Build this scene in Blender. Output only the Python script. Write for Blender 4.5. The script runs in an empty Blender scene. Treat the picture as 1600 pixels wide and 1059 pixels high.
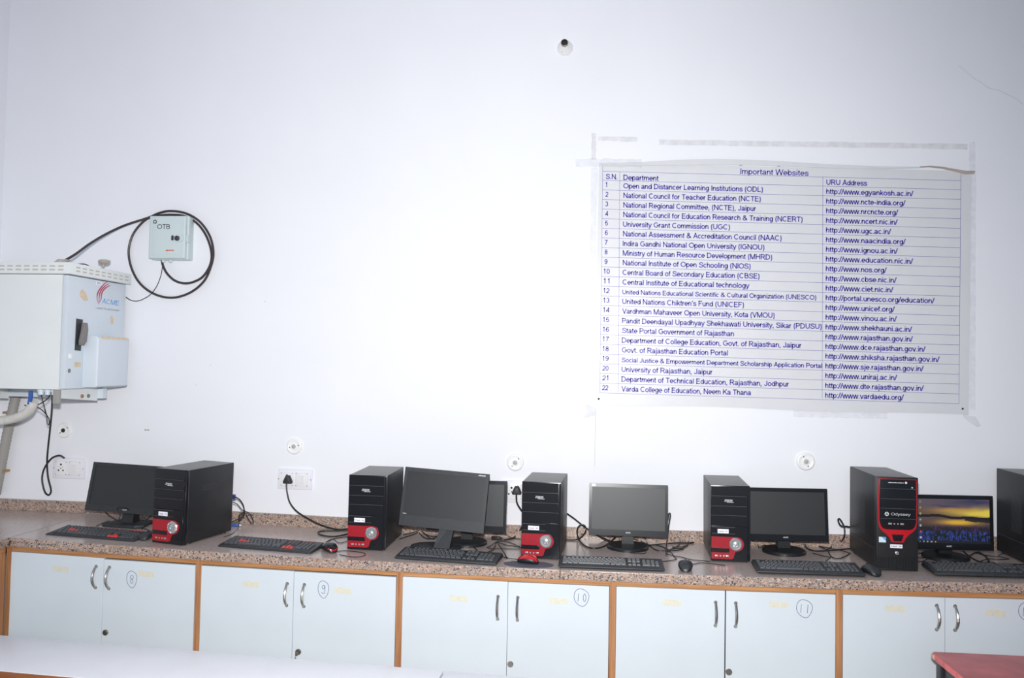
import bpy, bmesh, math, random
from math import sin, cos, pi, radians as R
from mathutils import Vector, Matrix
random.seed(7)
scene = bpy.context.scene
col = scene.collection

# ------------------------------------------------------------------ camera, world, lights, exposure
CAM = Vector((2.6779, -4.0318, 0.8568))
RT = Vector((0.9938, 0.1099, 0.0181)); UP = Vector((-0.0143, -0.0352, 0.9993)); FW = Vector((-0.1105, 0.9933, 0.0334))
FPX = 1250.0
cd = bpy.data.cameras.new('camera'); cam = bpy.data.objects.new('camera', cd); col.objects.link(cam)
cd.sensor_fit = 'HORIZONTAL'; cd.sensor_width = 36.0; cd.lens = FPX / 1600 * 36; cd.clip_start = .02; cd.clip_end = 60
m3 = Matrix((RT, UP, -FW)).transposed()
cam.matrix_world = Matrix.Translation(CAM) @ m3.to_4x4()
scene.camera = cam

scene.view_settings.view_transform = 'Standard'
scene.view_settings.look = 'None'
scene.view_settings.gamma = 1.0
scene.view_settings.use_curve_mapping = False
scene.view_settings.exposure = 0.0

w = bpy.data.worlds.new('world'); scene.world = w; w.use_nodes = True
bg = w.node_tree.nodes['Background']; bg.inputs[0].default_value = (.66, .80, 1.0, 1); bg.inputs[1].default_value = .25

def light(name, kind, loc, target, energy, color, **kw):
    d = bpy.data.lights.new(name, kind); d.energy = energy; d.color = color
    for k, v in kw.items(): setattr(d, k, v)
    o = bpy.data.objects.new(name, d); col.objects.link(o); o.location = loc
    o.rotation_euler = (Vector(target) - Vector(loc)).to_track_quat('-Z', 'Y').to_euler()
    return o
# the camera's own flash, a hand above the lens
light('camera_flash', 'SPOT', (2.66, -4.02, 1.06), (1.97, 0, .38), 578, (1, .99, .975),
      spot_size=R(116), spot_blend=1.0, shadow_soft_size=.05)
# added area light in the open room behind the camera, a cool daylight fill
light('daylight_fill', 'AREA', (2.4, -5.6, 1.7), (2.4, 0, .5), 28, (.68, .83, 1.0), shape='RECTANGLE', size=2.6, size_y=1.5)

# ------------------------------------------------------------------ points on the real planes of the room
def zs(x): return .038 * ((max(x, 0) - 2.2) / 2.4) ** 2           # the long slab sags a little in its middle
def ray(px, py): return RT * ((px - 800) / FPX) - UP * ((py - 529.5) / FPX) + FW
def on_y(px, py, y=0.0):
    d = ray(px, py); return CAM + d * ((y - CAM.y) / d.y)
def on_top(px, py, h=0.0):
    d = ray(px, py); z = h
    for _ in range(6):
        P = CAM + d * ((z - CAM.z) / d.z); z = h + zs(P.x)
    return P

# ------------------------------------------------------------------ materials
def mat(name, color, rough=.5, metal=0.0, noise=0.0, nscale=40, bump=0.0, bscale=200, spec=.5, emit=None, coat=0.0, alpha=1.0):
    m = bpy.data.materials.new(name); m.use_nodes = True; nt = m.node_tree; b = nt.nodes['Principled BSDF']
    c = (*color, 1) if len(color) == 3 else color
    b.inputs['Base Color'].default_value = c; b.inputs['Roughness'].default_value = rough; b.inputs['Metallic'].default_value = metal
    b.inputs['Specular IOR Level'].default_value = spec; b.inputs['Coat Weight'].default_value = coat
    b.inputs['Alpha'].default_value = alpha
    tc = nt.nodes.new('ShaderNodeTexCoord')
    if noise:
        n = nt.nodes.new('ShaderNodeTexNoise'); n.inputs['Scale'].default_value = nscale; n.inputs['Detail'].default_value = 5
        nt.links.new(tc.outputs['Object'], n.inputs['Vector'])
        r = nt.nodes.new('ShaderNodeValToRGB'); r.color_ramp.elements[0].position = .3; r.color_ramp.elements[1].position = .7
        r.color_ramp.elements[0].color = tuple(max(0, v * (1 - noise)) for v in c[:3]) + (1,)
        r.color_ramp.elements[1].color = tuple(min(1, v * (1 + noise)) for v in c[:3]) + (1,)
        nt.links.new(n.outputs['Fac'], r.inputs['Fac']); nt.links.new(r.outputs['Color'], b.inputs['Base Color'])
    if bump:
        n2 = nt.nodes.new('ShaderNodeTexNoise'); n2.inputs['Scale'].default_value = bscale; n2.inputs['Detail'].default_value = 3
        nt.links.new(tc.outputs['Object'], n2.inputs['Vector'])
        bp = nt.nodes.new('ShaderNodeBump'); bp.inputs['Strength'].default_value = bump; bp.inputs['Distance'].default_value = .002
        nt.links.new(n2.outputs['Fac'], bp.inputs['Height']); nt.links.new(bp.outputs['Normal'], b.inputs['Normal'])
    if emit:
        b.inputs['Emission Color'].default_value = (*emit[:3], 1); b.inputs['Emission Strength'].default_value = emit[3]
    return m

def granite(name, top):
    m = bpy.data.materials.new(name); m.use_nodes = True; nt = m.node_tree; b = nt.nodes['Principled BSDF']; L = nt.links.new
    tc = nt.nodes.new('ShaderNodeTexCoord')
    v = nt.nodes.new('ShaderNodeTexVoronoi'); v.inputs['Scale'].default_value = 205 if not top else 190; L(tc.outputs['Object'], v.inputs['Vector'])
    ra = nt.nodes.new('ShaderNodeValToRGB'); cr = ra.color_ramp; cr.interpolation = 'CONSTANT'
    sp = nt.nodes.new('ShaderNodeSeparateColor'); L(v.outputs['Color'], sp.inputs[0]); L(sp.outputs[0], ra.inputs['Fac'])
    cols = [(0, (.055, .052, .055)), (.08, (.18, .165, .165)), (.22, (.36, .24, .185)), (.45, (.42, .285, .22)), (.66, (.46, .345, .28)), (.82, (.31, .265, .245)), (.93, (.54, .44, .38))]
    cr.elements[0].position = 0; cr.elements[0].color = (*cols[0][1], 1); cr.elements[1].position = cols[1][0]; cr.elements[1].color = (*cols[1][1], 1)
    for p, c in cols[2:]:
        e = cr.elements.new(p); e.color = (*c, 1)
    n = nt.nodes.new('ShaderNodeTexNoise'); n.inputs['Scale'].default_value = 260; n.inputs['Detail'].default_value = 4; L(tc.outputs['Object'], n.inputs['Vector'])
    mx = nt.nodes.new('ShaderNodeMix'); mx.data_type = 'RGBA'; mx.blend_type = 'OVERLAY'; mx.inputs[0].default_value = .45
    L(ra.outputs['Color'], mx.inputs[6]); L(n.outputs['Color'], mx.inputs[7])
    if top:      # pale wash put into the colour, for wall reflections greying the slab
        n3 = nt.nodes.new('ShaderNodeTexNoise'); n3.inputs['Scale'].default_value = 3.2; n3.inputs['Detail'].default_value = 5; L(tc.outputs['Object'], n3.inputs['Vector'])
        mr = nt.nodes.new('ShaderNodeMapRange'); mr.inputs[1].default_value = .3; mr.inputs[2].default_value = .7; mr.inputs[3].default_value = .58; mr.inputs[4].default_value = .80; L(n3.outputs['Fac'], mr.inputs[0])
        m2 = nt.nodes.new('ShaderNodeMix'); m2.data_type = 'RGBA'; L(mr.outputs[0], m2.inputs[0]); L(mx.outputs[2], m2.inputs[6]); m2.inputs[7].default_value = (.50, .43, .405, 1)
        L(m2.outputs[2], b.inputs['Base Color'])
    else:
        L(mx.outputs[2], b.inputs['Base Color'])
    b.inputs['Roughness'].default_value = .2 if top else .3
    return m

def wood(name, c1, c2, axis='X', rough=.45):
    m = bpy.data.materials.new(name); m.use_nodes = True; nt = m.node_tree; b = nt.nodes['Principled BSDF']; L = nt.links.new
    tc = nt.nodes.new('ShaderNodeTexCoord'); mp = nt.nodes.new('ShaderNodeMapping')
    mp.inputs['Scale'].default_value = (1.5, 40, 40) if axis == 'X' else (40, 40, 1.5); L(tc.outputs['Object'], mp.inputs['Vector'])
    n = nt.nodes.new('ShaderNodeTexNoise'); n.inputs['Scale'].default_value = 3; n.inputs['Detail'].default_value = 6; L(mp.outputs[0], n.inputs['Vector'])
    r = nt.nodes.new('ShaderNodeValToRGB'); r.color_ramp.elements[0].position = .35; r.color_ramp.elements[1].position = .68
    r.color_ramp.elements[0].color = (*c1, 1); r.color_ramp.elements[1].color = (*c2, 1)
    L(n.outputs['Fac'], r.inputs['Fac']); L(r.outputs['Color'], b.inputs['Base Color']); b.inputs['Roughness'].default_value = rough
    return m

def sheen_topped(name, base, dust_sheen, amount=.75, rough=.35):
    # dark sheet metal with its flat top coloured paler, for sheen and a dusting
    m = bpy.data.materials.new(name); m.use_nodes = True; nt = m.node_tree; b = nt.nodes['Principled BSDF']; L = nt.links.new
    tc = nt.nodes.new('ShaderNodeTexCoord'); s = nt.nodes.new('ShaderNodeSeparateXYZ'); L(tc.outputs['Normal'], s.inputs[0])
    mr = nt.nodes.new('ShaderNodeMapRange'); mr.inputs[1].default_value = .6; mr.inputs[2].default_value = 1; mr.inputs[4].default_value = amount; L(s.outputs[2], mr.inputs[0])
    n = nt.nodes.new('ShaderNodeTexNoise'); n.inputs['Scale'].default_value = 14; n.inputs['Detail'].default_value = 5; L(tc.outputs['Object'], n.inputs['Vector'])
    mu = nt.nodes.new('ShaderNodeMath'); mu.operation = 'MULTIPLY_ADD'; L(n.outputs['Fac'], mu.inputs[0]); mu.inputs[1].default_value = .06; L(mr.outputs[0], mu.inputs[2])
    mx = nt.nodes.new('ShaderNodeMix'); mx.data_type = 'RGBA'; L(mu.outputs[0], mx.inputs[0]); mx.inputs[6].default_value = (*base, 1); mx.inputs[7].default_value = (*dust_sheen, 1)
    L(mx.outputs[2], b.inputs['Base Color']); b.inputs['Roughness'].default_value = rough; b.inputs['Specular IOR Level'].default_value = .32
    return m

def tape_mat(name, col_, alpha, rough=.25):
    m = bpy.data.materials.new(name); m.use_nodes = True; nt = m.node_tree; b = nt.nodes['Principled BSDF']; L = nt.links.new
    tc = nt.nodes.new('ShaderNodeTexCoord'); n = nt.nodes.new('ShaderNodeTexNoise'); n.inputs['Scale'].default_value = 22; n.inputs['Detail'].default_value = 4
    L(tc.outputs['Object'], n.inputs['Vector'])
    mr = nt.nodes.new('ShaderNodeMapRange'); mr.inputs[1].default_value = .35; mr.inputs[2].default_value = .65; mr.inputs[3].default_value = alpha * .45; mr.inputs[4].default_value = alpha
    L(n.outputs['Fac'], mr.inputs[0]); L(mr.outputs[0], b.inputs['Alpha'])
    b.inputs['Base Color'].default_value = (*col_, 1); b.inputs['Roughness'].default_value = rough
    return m

M = {}
M['wall'] = mat('wall_paint', (.86, .865, .905), .62, noise=.012, nscale=2.5, bump=.05, bscale=60, spec=.25)
M['ceiling'] = mat('ceiling_paint', (.80, .80, .83), .8)
M['floor'] = mat('terrazzo_floor', (.42, .38, .34), .35, noise=.15, nscale=60)
M['granite_top'] = granite('granite_top', True)
M['granite_edge'] = granite('granite_edge', False)
M['wood'] = wood('orange_wood', (.36, .155, .055), (.52, .26, .105), 'X')
M['wood_v'] = wood('orange_wood_upright', (.33, .135, .055), (.48, .235, .105), 'Z')
M['bench_wood'] = wood('brown_bench_wood', (.26, .085, .035), (.36, .14, .06), 'X')
M['laminate'] = mat('white_laminate', (.62, .675, .72), .38, noise=.015, nscale=6)
M['bench_top'] = mat('bench_laminate', (.86, .87, .92), .35, noise=.02, nscale=8)
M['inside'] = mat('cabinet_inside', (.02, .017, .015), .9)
M['chrome'] = mat('satin_steel', (.50, .48, .455), .3, 1.0)
M['dark_steel'] = mat('dull_steel', (.30, .28, .25), .4, 1.0)
M['tape_old'] = mat('yellowed_tape', (.66, .635, .52), .55, noise=.05, nscale=60)
M['ink'] = mat('blue_ink', (.06, .07, .20), .6)
M['case'] = sheen_topped('black_case_steel', (.013, .014, .0165), (.22, .215, .21), .85, .42)
M['gloss_black'] = mat('gloss_black_plastic', (.009, .010, .013), .22)
M['groove'] = mat('grey_joint', (.085, .09, .095), .5)
M['black'] = mat('black_plastic', (.013, .014, .016), .42, noise=.2, nscale=90)
M['dark_grey'] = mat('charcoal_plastic', (.026, .029, .033), .5, noise=.15, nscale=60)
M['key'] = mat('keycap_plastic', (.060, .064, .072), .42)
M['key_red'] = mat('red_keycap', (.55, .05, .045), .45)
M['red'] = mat('red_plastic', (.33, .012, .022), .3, noise=.1, nscale=150)
M['red_gloss'] = mat('red_gloss', (.50, .012, .022), .2, coat=.3)
M['silver'] = mat('silver_button', (.72, .74, .76), .22, .85)
M['silver_print'] = mat('silver_print', (.62, .64, .66), .45)
M['port'] = mat('port_metal', (.50, .49, .46), .35, .6)
M['paper'] = mat('paper_label', (.85, .84, .90), .6)
M['label_ink'] = mat('label_ink', (.05, .05, .12), .6)
M['blue_sticker'] = mat('blue_sticker', (.12, .38, .66), .4)
M['light_sticker'] = mat('light_blue_sticker', (.62, .76, .84), .4)
M['screen_off'] = mat('dark_screen', (.026, .028, .030), .42, noise=.06, nscale=300, spec=.42)
M['cable'] = mat('black_cable', (.012, .012, .013), .45)
M['fibre'] = mat('fibre_jacket', (.045, .036, .042), .42)
M['plate'] = mat('switch_plate', (.84, .83, .90), .3)
M['module'] = mat('switch_module', (.84, .84, .84), .3)
M['emboss'] = mat('embossed_steel', (.030, .032, .036), .6)
M['grey_crack'] = mat('plaster_crack', (.52, .52, .55), .8)
M['dark_hole'] = mat('dark_hole', (.02, .018, .016), .8)
M['screw'] = mat('brass_screw', (.45, .40, .30), .4, .8)
M['grey_button'] = mat('grey_button', (.42, .42, .41), .5)
M['holder'] = mat('cream_plastic', (.88, .88, .87), .35)
M['acme_box'] = mat('powder_coated_steel', (.77, .80, .80), .5, noise=.02, nscale=5)
M['acme_shaded'] = mat('powder_coated_shaded', (.65, .71, .77), .5, noise=.02, nscale=5)  # darker copy of the box paint, shade of the side face put into colour
M['beige'] = mat('beige_residue', (.70, .56, .40), .7, noise=.15, nscale=90)
M['slot'] = mat('vent_shadow', (.55, .51, .45), .7)
M['lock_black'] = mat('lock_black', (.035, .04, .045), .5)
M['lock_handle'] = mat('lock_handle', (.22, .20, .195), .55)
M['logo_red'] = mat('logo_red', (.50, .02, .09), .5)
M['logo_blue'] = mat('logo_blue', (.12, .40, .88), .5)
M['logo_grey'] = mat('logo_grey', (.30, .34, .40), .5)
M['otb'] = mat('otb_plastic', (.60, .69, .70), .45)
M['orange'] = mat('orange_print', (.80, .17, .05), .5)
M['conduit'] = mat('grey_conduit', (.34, .325, .30), .55)
M['white_pipe'] = mat('white_pipe', (.78, .76, .71), .5, noise=.08, nscale=25)
M['blue'] = mat('blue_sleeve', (.035, .11, .42), .4)
M['gland'] = mat('cable_gland', (.66, .74, .79), .4)
M['knob'] = mat('dusty_brown_knob', (.46, .41, .36), .6)
M['rust'] = mat('rusty_bolt', (.42, .20, .12), .6, .4)
M['copper'] = mat('copper_clip', (.48, .27, .10), .45, .6)
M['banner'] = mat('flex_banner', (.70, .70, .725), .36, noise=.02, nscale=9, bump=.25, bscale=14, spec=.32)
M['banner_ink'] = mat('violet_ink', (.13, .11, .43), .40, spec=.26)
M['tape'] = tape_mat('clear_tape', (.80, .80, .85), .15, .3)
M['tape_dirty'] = tape_mat('dirty_tape', (.70, .66, .67), .17, .4)
M['fold'] = mat('curled_flex_edge', (.50, .42, .38), .5)
M['mousepad'] = mat('mousepad_cloth', (.105, .105, .135), .9)
M['red_top'] = mat('worn_red_paint', (.47, .125, .135), .4, noise=.22, nscale=9)
M['red_edge'] = mat('bright_red_edge', (.76, .15, .15), .4, noise=.25, nscale=25)
M['chip'] = mat('bare_wood_chip', (.60, .44, .30), .7)
M['stool_black'] = mat('black_frame_paint', (.02, .021, .024), .35)
M['light_tip'] = mat('pale_plug', (.72, .72, .78), .4)
M['blue_plug'] = mat('blue_vga_plug', (.03, .06, .28), .4)

# ------------------------------------------------------------------ mesh building
class MB:
    def __init__(s): s.v = []; s.f = []
    def add(s, vs, fs):
        o = len(s.v); s.v += [tuple(p) for p in vs]; s.f += [tuple(i + o for i in f) for f in fs]; return s
    def box(s, x0, x1, y0, y1, z0, z1):
        return s.add([(x0, y0, z0), (x1, y0, z0), (x1, y1, z0), (x0, y1, z0), (x0, y0, z1), (x1, y0, z1), (x1, y1, z1), (x0, y1, z1)],
                     [(0, 3, 2, 1), (4, 5, 6, 7), (0, 1, 5, 4), (1, 2, 6, 5), (2, 3, 7, 6), (3, 0, 4, 7)])
    def sbox(s, x0, x1, y0, y1, z0, z1, n=24):      # box cut along x, so it can follow the sagging slab
        for i in range(n + 1):
            x = x0 + (x1 - x0) * i / n; s.v += [(x, y0, z0), (x, y1, z0), (x, y1, z1), (x, y0, z1)]
        b = len(s.v) - 4 * (n + 1)
        for i in range(n):
            a = b + 4 * i
            for k in range(4): s.f.append((a + k, a + (k + 1) % 4, a + 4 + (k + 1) % 4, a + 4 + k))
        s.f += [(b + 3, b + 2, b + 1, b), (b + 4 * n, b + 4 * n + 1, b + 4 * n + 2, b + 4 * n + 3)]
        return s
    def prism(s, pts, y0, y1):                      # pts (x,z) outline, counter-clockwise seen from -y
        n = len(pts)
        vs = [(x, y0, z) for x, z in pts] + [(x, y1, z) for x, z in pts]
        return s.add(vs, [tuple(range(n)), tuple(range(2 * n - 1, n - 1, -1))] + [(i, i + n, (i + 1) % n + n, (i + 1) % n) for i in range(n)])
    def prism_z(s, pts, z0, z1):
        n = len(pts)
        vs = [(x, y, z0) for x, y in pts] + [(x, y, z1) for x, y in pts]
        return s.add(vs, [tuple(range(n - 1, -1, -1)), tuple(range(n, 2 * n))] + [(i, (i + 1) % n, (i + 1) % n + n, i + n) for i in range(n)])
    def prism_x(s, pts, x0, x1):                    # pts (y,z)
        n = len(pts)
        vs = [(x0, y, z) for y, z in pts] + [(x1, y, z) for y, z in pts]
        return s.add(vs, [tuple(range(n - 1, -1, -1)), tuple(range(n, 2 * n))] + [(i, (i + 1) % n, (i + 1) % n + n, i + n) for i in range(n)])
    def lathe(s, prof, c=(0, 0, 0), axis='-y', n=24):   # prof: (radius, height along axis)
        cx, cy, cz = c; o = len(s.v)
        for r, h in prof:
            for k in range(n):
                a = 2 * pi * k / n; u, v = r * cos(a), r * sin(a)
                if axis == '-y': s.v.append((cx + u, cy - h, cz + v))
                elif axis == 'z': s.v.append((cx + u, cy + v, cz + h))
                elif axis == '-z': s.v.append((cx + u, cy - v, cz - h))
                else: s.v.append((cx + h, cy + u, cz + v))
        for j in range(len(prof) - 1):
            for k in range(n):
                a = o + j * n + k; b = o + j * n + (k + 1) % n; s.f.append((a, b, b + n, a + n))
        s.f.append(tuple(o + k for k in range(n - 1, -1, -1))); t = o + (len(prof) - 1) * n
        s.f.append(tuple(t + k for k in range(n)))
        return s
    def tube(s, pts, r, n=8, smooth=True, step=6):
        P = spline(pts, step) if smooth and len(pts) > 2 else [Vector(p) for p in pts]
        o = len(s.v); up = Vector((0, 0, 1)); prev = None
        for i, p in enumerate(P):
            t = (P[min(i + 1, len(P) - 1)] - P[max(i - 1, 0)])
            t = t.normalized() if t.length > 1e-9 else Vector((1, 0, 0))
            if prev is None:
                a = t.cross(up); a = a.normalized() if a.length > 1e-4 else Vector((1, 0, 0))
            else:
                a = prev - t * prev.dot(t); a = a.normalized() if a.length > 1e-5 else t.orthogonal().normalized()
            prev = a; b = t.cross(a)
            rr = r(i / max(1, len(P) - 1)) if callable(r) else r
            for k in range(n):
                q = 2 * pi * k / n; s.v.append(tuple(p + (a * cos(q) + b * sin(q)) * rr))
        for i in range(len(P) - 1):
            for k in range(n):
                a = o + i * n + k; b = o + i * n + (k + 1) % n; s.f.append((a, b, b + n, a + n))
        s.f.append(tuple(o + k for k in range(n - 1, -1, -1))); t = o + (len(P) - 1) * n; s.f.append(tuple(t + k for k in range(n)))
        return s
    def loft(s, rings, cap=True):
        o = len(s.v); n = len(rings[0])
        for r in rings: s.v += [tuple(p) for p in r]
        for j in range(len(rings) - 1):
            for k in range(n):
                a = o + j * n + k; b = o + j * n + (k + 1) % n; s.f.append((a, b, b + n, a + n))
        if cap:
            s.f.append(tuple(o + k for k in range(n - 1, -1, -1))); t = o + (len(rings) - 1) * n; s.f.append(tuple(t + k for k in range(n)))
        return s
    def map(s, fn): s.v = [tuple(fn(*p)) for p in s.v]; return s
    def build(s, name, m, parent=None, bevel=0, smooth=False, seg=2, flip=False):
        me = bpy.data.meshes.new(name); me.from_pydata(s.v, [], s.f)
        bm = bmesh.new(); bm.from_mesh(me); bmesh.ops.recalc_face_normals(bm, faces=bm.faces)
        if bevel:
            es = [e for e in bm.edges if len(e.link_faces) == 2 and e.calc_face_angle(0) > R(35)]
            bmesh.ops.bevel(bm, geom=es, offset=bevel, segments=seg, affect='EDGES', profile=.6)
        bm.to_mesh(me); bm.free()
        if smooth or bevel:
            for p in me.polygons: p.use_smooth = True
            try: me.set_sharp_from_angle(angle=R(38))
            except Exception: pass
        me.materials.append(m)
        o = bpy.data.objects.new(name, me); col.objects.link(o)
        if parent: o.parent = parent
        return o

def spline(pts, step=6):
    P = [Vector(p) for p in pts]; out = []
    for i in range(len(P) - 1):
        p0 = P[max(i - 1, 0)]; p1 = P[i]; p2 = P[i + 1]; p3 = P[min(i + 2, len(P) - 1)]
        for k in range(step):
            t = k / step
            out.append(.5 * ((2 * p1) + (p2 - p0) * t + (2 * p0 - 5 * p1 + 4 * p2 - p3) * t * t + (3 * p1 - p0 - 3 * p2 + p3) * t ** 3))
    out.append(P[-1]); return out

def tag(o, label, cat, group=None, kind=None):
    o['label'] = label; o['category'] = cat
    if group: o['group'] = group
    if kind: o['kind'] = kind
    return o
def thing(name, label, cat, loc=(0, 0, 0), rz=0, group=None, ry=0, rx=0):
    o = bpy.data.objects.new(name, None); col.objects.link(o); o.empty_display_size = .05
    o.location = loc; o.rotation_euler = (rx, ry, rz); return tag(o, label, cat, group)
def struct(o): o['kind'] = 'structure'; return o
def stuff(o): o['kind'] = 'stuff'; return o
def slope(x): return -math.atan(2 * .038 * (x - 2.2) / 2.4 ** 2)

# lettering: a plain grotesque drawn with strokes; cap height 100 units
def AR(cx, cy, rx, ry, a0, a1):
    n = max(4, int(abs(a1 - a0) / 24)); return [(cx + rx * cos(R(a0 + (a1 - a0) * i / n)), cy + ry * sin(R(a0 + (a1 - a0) * i / n))) for i in range(n + 1)]
def SP(*p): return [(v.x, v.y) for v in spline([(a, b, 0) for a, b in p], 3)]
GL = {
 'A': (84, [[(6, 0), (42, 95), (78, 0)], [(20, 33), (64, 33)]]), 'B': (84, [[(14, 7), (14, 93), (46, 93)] + AR(46, 73, 22, 20, 90, -90) + [(14, 53)], [(46, 53)] + AR(49, 30, 24, 23, 90, -90) + [(14, 7)]]),
 'C': (92, [AR(48, 50, 39, 43, 48, 312)]), 'D': (92, [[(14, 53), (14, 93), (42, 93)] + AR(42, 50, 38, 43, 90, -90) + [(14, 7), (14, 60)]]),
 'E': (80, [[(73, 93), (14, 93), (14, 7), (75, 7)], [(14, 53), (68, 53)]]), 'F': (74, [[(70, 93), (14, 93), (14, 0)], [(14, 51), (62, 51)]]),
 'G': (98, [AR(50, 50, 41, 43, 50, 325) + [(86, 47), (54, 47)]]), 'H': (90, [[(14, 0), (14, 100)], [(76, 0), (76, 100)], [(14, 53), (76, 53)]]), 'I': (28, [[(14, 0), (14, 100)]]),
 'J': (66, [[(52, 100), (52, 30)] + AR(30, 30, 22, 23, 0, -170)]), 'K': (86, [[(14, 0), (14, 100)], [(78, 100), (14, 36)], [(36, 58), (82, 0)]]), 'L': (70, [[(14, 100), (14, 7), (66, 7)]]),
 'M': (106, [[(14, 0), (14, 93), (53, 8), (92, 93), (92, 0)]]), 'N': (92, [[(14, 0), (14, 93), (78, 7), (78, 100)]]), 'O': (100, [AR(50, 50, 42, 43, 0, 360)]),
 'P': (82, [[(14, 0), (14, 93), (48, 93)] + AR(48, 70, 26, 23, 90, -90) + [(14, 47)]]), 'R': (90, [[(14, 0), (14, 93), (50, 93)] + AR(50, 71, 25, 22, 90, -90) + [(14, 49)], [(50, 49), (82, 0)]]),
 'S': (84, [SP((74, 70), (66, 87), (44, 93), (22, 88), (14, 73), (24, 60), (46, 51), (68, 42), (75, 27), (66, 12), (43, 7), (18, 12), (9, 30))]), 'T': (76, [[(3, 93), (73, 93)], [(38, 93), (38, 0)]]),
 'U': (90, [[(14, 100), (14, 40)] + AR(45, 40, 31, 33, 180, 360) + [(76, 100)]]), 'V': (82, [[(5, 100), (41, 6), (77, 100)]]), 'W': (118, [[(4, 100), (30, 6), (59, 94), (88, 6), (114, 100)]]),
 'Z': (78, [[(8, 93), (68, 93), (8, 7), (72, 7)]]), 'X': (80, [[(5, 100), (75, 0)], [(75, 100), (5, 0)]]), 'Y': (80, [[(5, 100), (40, 45), (75, 100)], [(40, 45), (40, 0)]]),
 'a': (68, [SP((11, 50), (18, 62), (34, 66), (48, 62), (53, 50)) + [(53, 16), (59, 0)], SP((53, 40), (30, 34), (14, 28), (9, 17), (18, 7), (36, 8), (53, 22))]), 'b': (68, [[(12, 0), (12, 100)], AR(35, 36, 23, 30, 0, 360)]), 'c': (62, [AR(35, 36, 26, 30, 50, 310)]),
 'd': (68, [[(56, 0), (56, 100)], AR(33, 36, 23, 30, 0, 360)]), 'e': (68, [[(9, 36), (59, 36)] + AR(34, 36, 25, 30, 5, 315)]), 'f': (36, [[(16, 0), (16, 78)] + AR(30, 78, 14, 15, 170, 95) + [(36, 93)], [(2, 66), (35, 66)]]),
 'g': (68, [AR(33, 36, 23, 30, 0, 360), [(56, 73), (56, -4)] + AR(33, -4, 23, 17, 0, -155)]), 'h': (66, [[(12, 0), (12, 100)], [(12, 36)] + AR(33, 44, 21, 22, 170, 0) + [(54, 0)]]), 'i': (26, [[(13, 0), (13, 73)], [(13, 86), (13, 100)]]),
 'j': (28, [[(16, 73), (16, -10), (12, -20), (2, -21)], [(16, 86), (16, 100)]]), 'k': (62, [[(12, 0), (12, 100)], [(54, 72), (13, 26)], [(28, 42), (57, 0)]]), 'l': (26, [[(13, 0), (13, 100)]]),
 'm': (100, [[(12, 0), (12, 73)], [(12, 36)] + AR(31, 47, 19, 19, 170, 0) + [(50, 0)], [(50, 36)] + AR(69, 47, 19, 19, 170, 0) + [(88, 0)]]), 'n': (66, [[(12, 0), (12, 73)], [(12, 36)] + AR(33, 44, 21, 22, 170, 0) + [(54, 0)]]),
 'o': (70, [AR(35, 36, 26, 30, 0, 360)]), 'p': (68, [[(12, -28), (12, 73)], AR(35, 36, 23, 30, 0, 360)]), 'r': (42, [[(12, 0), (12, 73)], [(12, 36)] + AR(36, 43, 24, 23, 170, 88)]),
 's': (62, [SP((52, 51), (45, 62), (31, 66), (16, 62), (11, 52), (17, 43), (32, 37), (48, 31), (54, 20), (46, 9), (31, 6), (14, 10), (8, 22))]), 't': (36, [[(16, 92), (16, 18)] + AR(27, 18, 11, 11, 180, 270) + [(34, 7)], [(2, 66), (34, 66)]]),
 'u': (66, [[(12, 73), (12, 30)] + AR(33, 30, 21, 24, 180, 350), [(54, 73), (54, 0)]]), 'v': (62, [[(4, 73), (31, 5), (58, 73)]]), 'w': (92, [[(3, 73), (24, 6), (46, 69), (68, 6), (89, 73)]]), 'x': (60, [[(4, 73), (56, 0)], [(56, 73), (4, 0)]]),
 'y': (62, [[(4, 73), (31, 4)], [(58, 73), (31, 0), (22, -17), (8, -21)]]), 'z': (60, [[(6, 66), (51, 66), (8, 7), (54, 7)]]),
 '0': (70, [AR(35, 50, 26, 43, 0, 360)]), '1': (70, [[(16, 76), (38, 94), (38, 0)]]), '2': (70, [AR(35, 68, 25, 25, 172, -30) + [(9, 7), (62, 7)]]), '3': (70, [AR(33, 72, 22, 21, 155, -80), AR(33, 29, 26, 22, 80, -158)]), '4': (70, [[(50, 0), (50, 91), (8, 28), (66, 28)]]),
 '5': (70, [[(58, 93), (20, 93), (13, 48)] + AR(34, 34, 25, 27, 130, -155)]), '6': (70, [AR(35, 33, 25, 26, 0, 360), SP((58, 80), (50, 91), (36, 93), (18, 80), (10, 50), (10, 33))]), '7': (70, [[(7, 93), (62, 93), (40, 52), (29, 0)]]),
 '8': (70, [AR(35, 72, 21, 21, 0, 360), AR(35, 29, 26, 22, 0, 360)]), '9': (70, [AR(35, 67, 25, 26, 0, 360), SP((12, 20), (20, 9), (34, 7), (52, 20), (60, 50), (60, 67))]),
 '(': (40, [AR(42, 38, 28, 66, 118, 242)]), ')': (40, [AR(-2, 38, 28, 66, 62, -62)]), ',': (30, [[(15, 14), (15, 0), (9, -15)]]), '.': (30, [[(15, 0), (15, 15)]]), "'": (26, [[(13, 68), (13, 100)]]), '/': (36, [[(1, -3), (35, 103)]]), ':': (30, [[(15, 0), (15, 15)], [(15, 58), (15, 73)]]),
 '-': (44, [[(6, 37), (38, 37)]]), '&': (92, [SP((84, 2), (56, 38), (28, 66), (22, 80), (32, 92), (46, 92), (56, 80), (46, 64), (22, 46), (11, 28), (18, 11), (38, 6), (60, 16), (76, 44))]), ' ': (34, [])}
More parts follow.
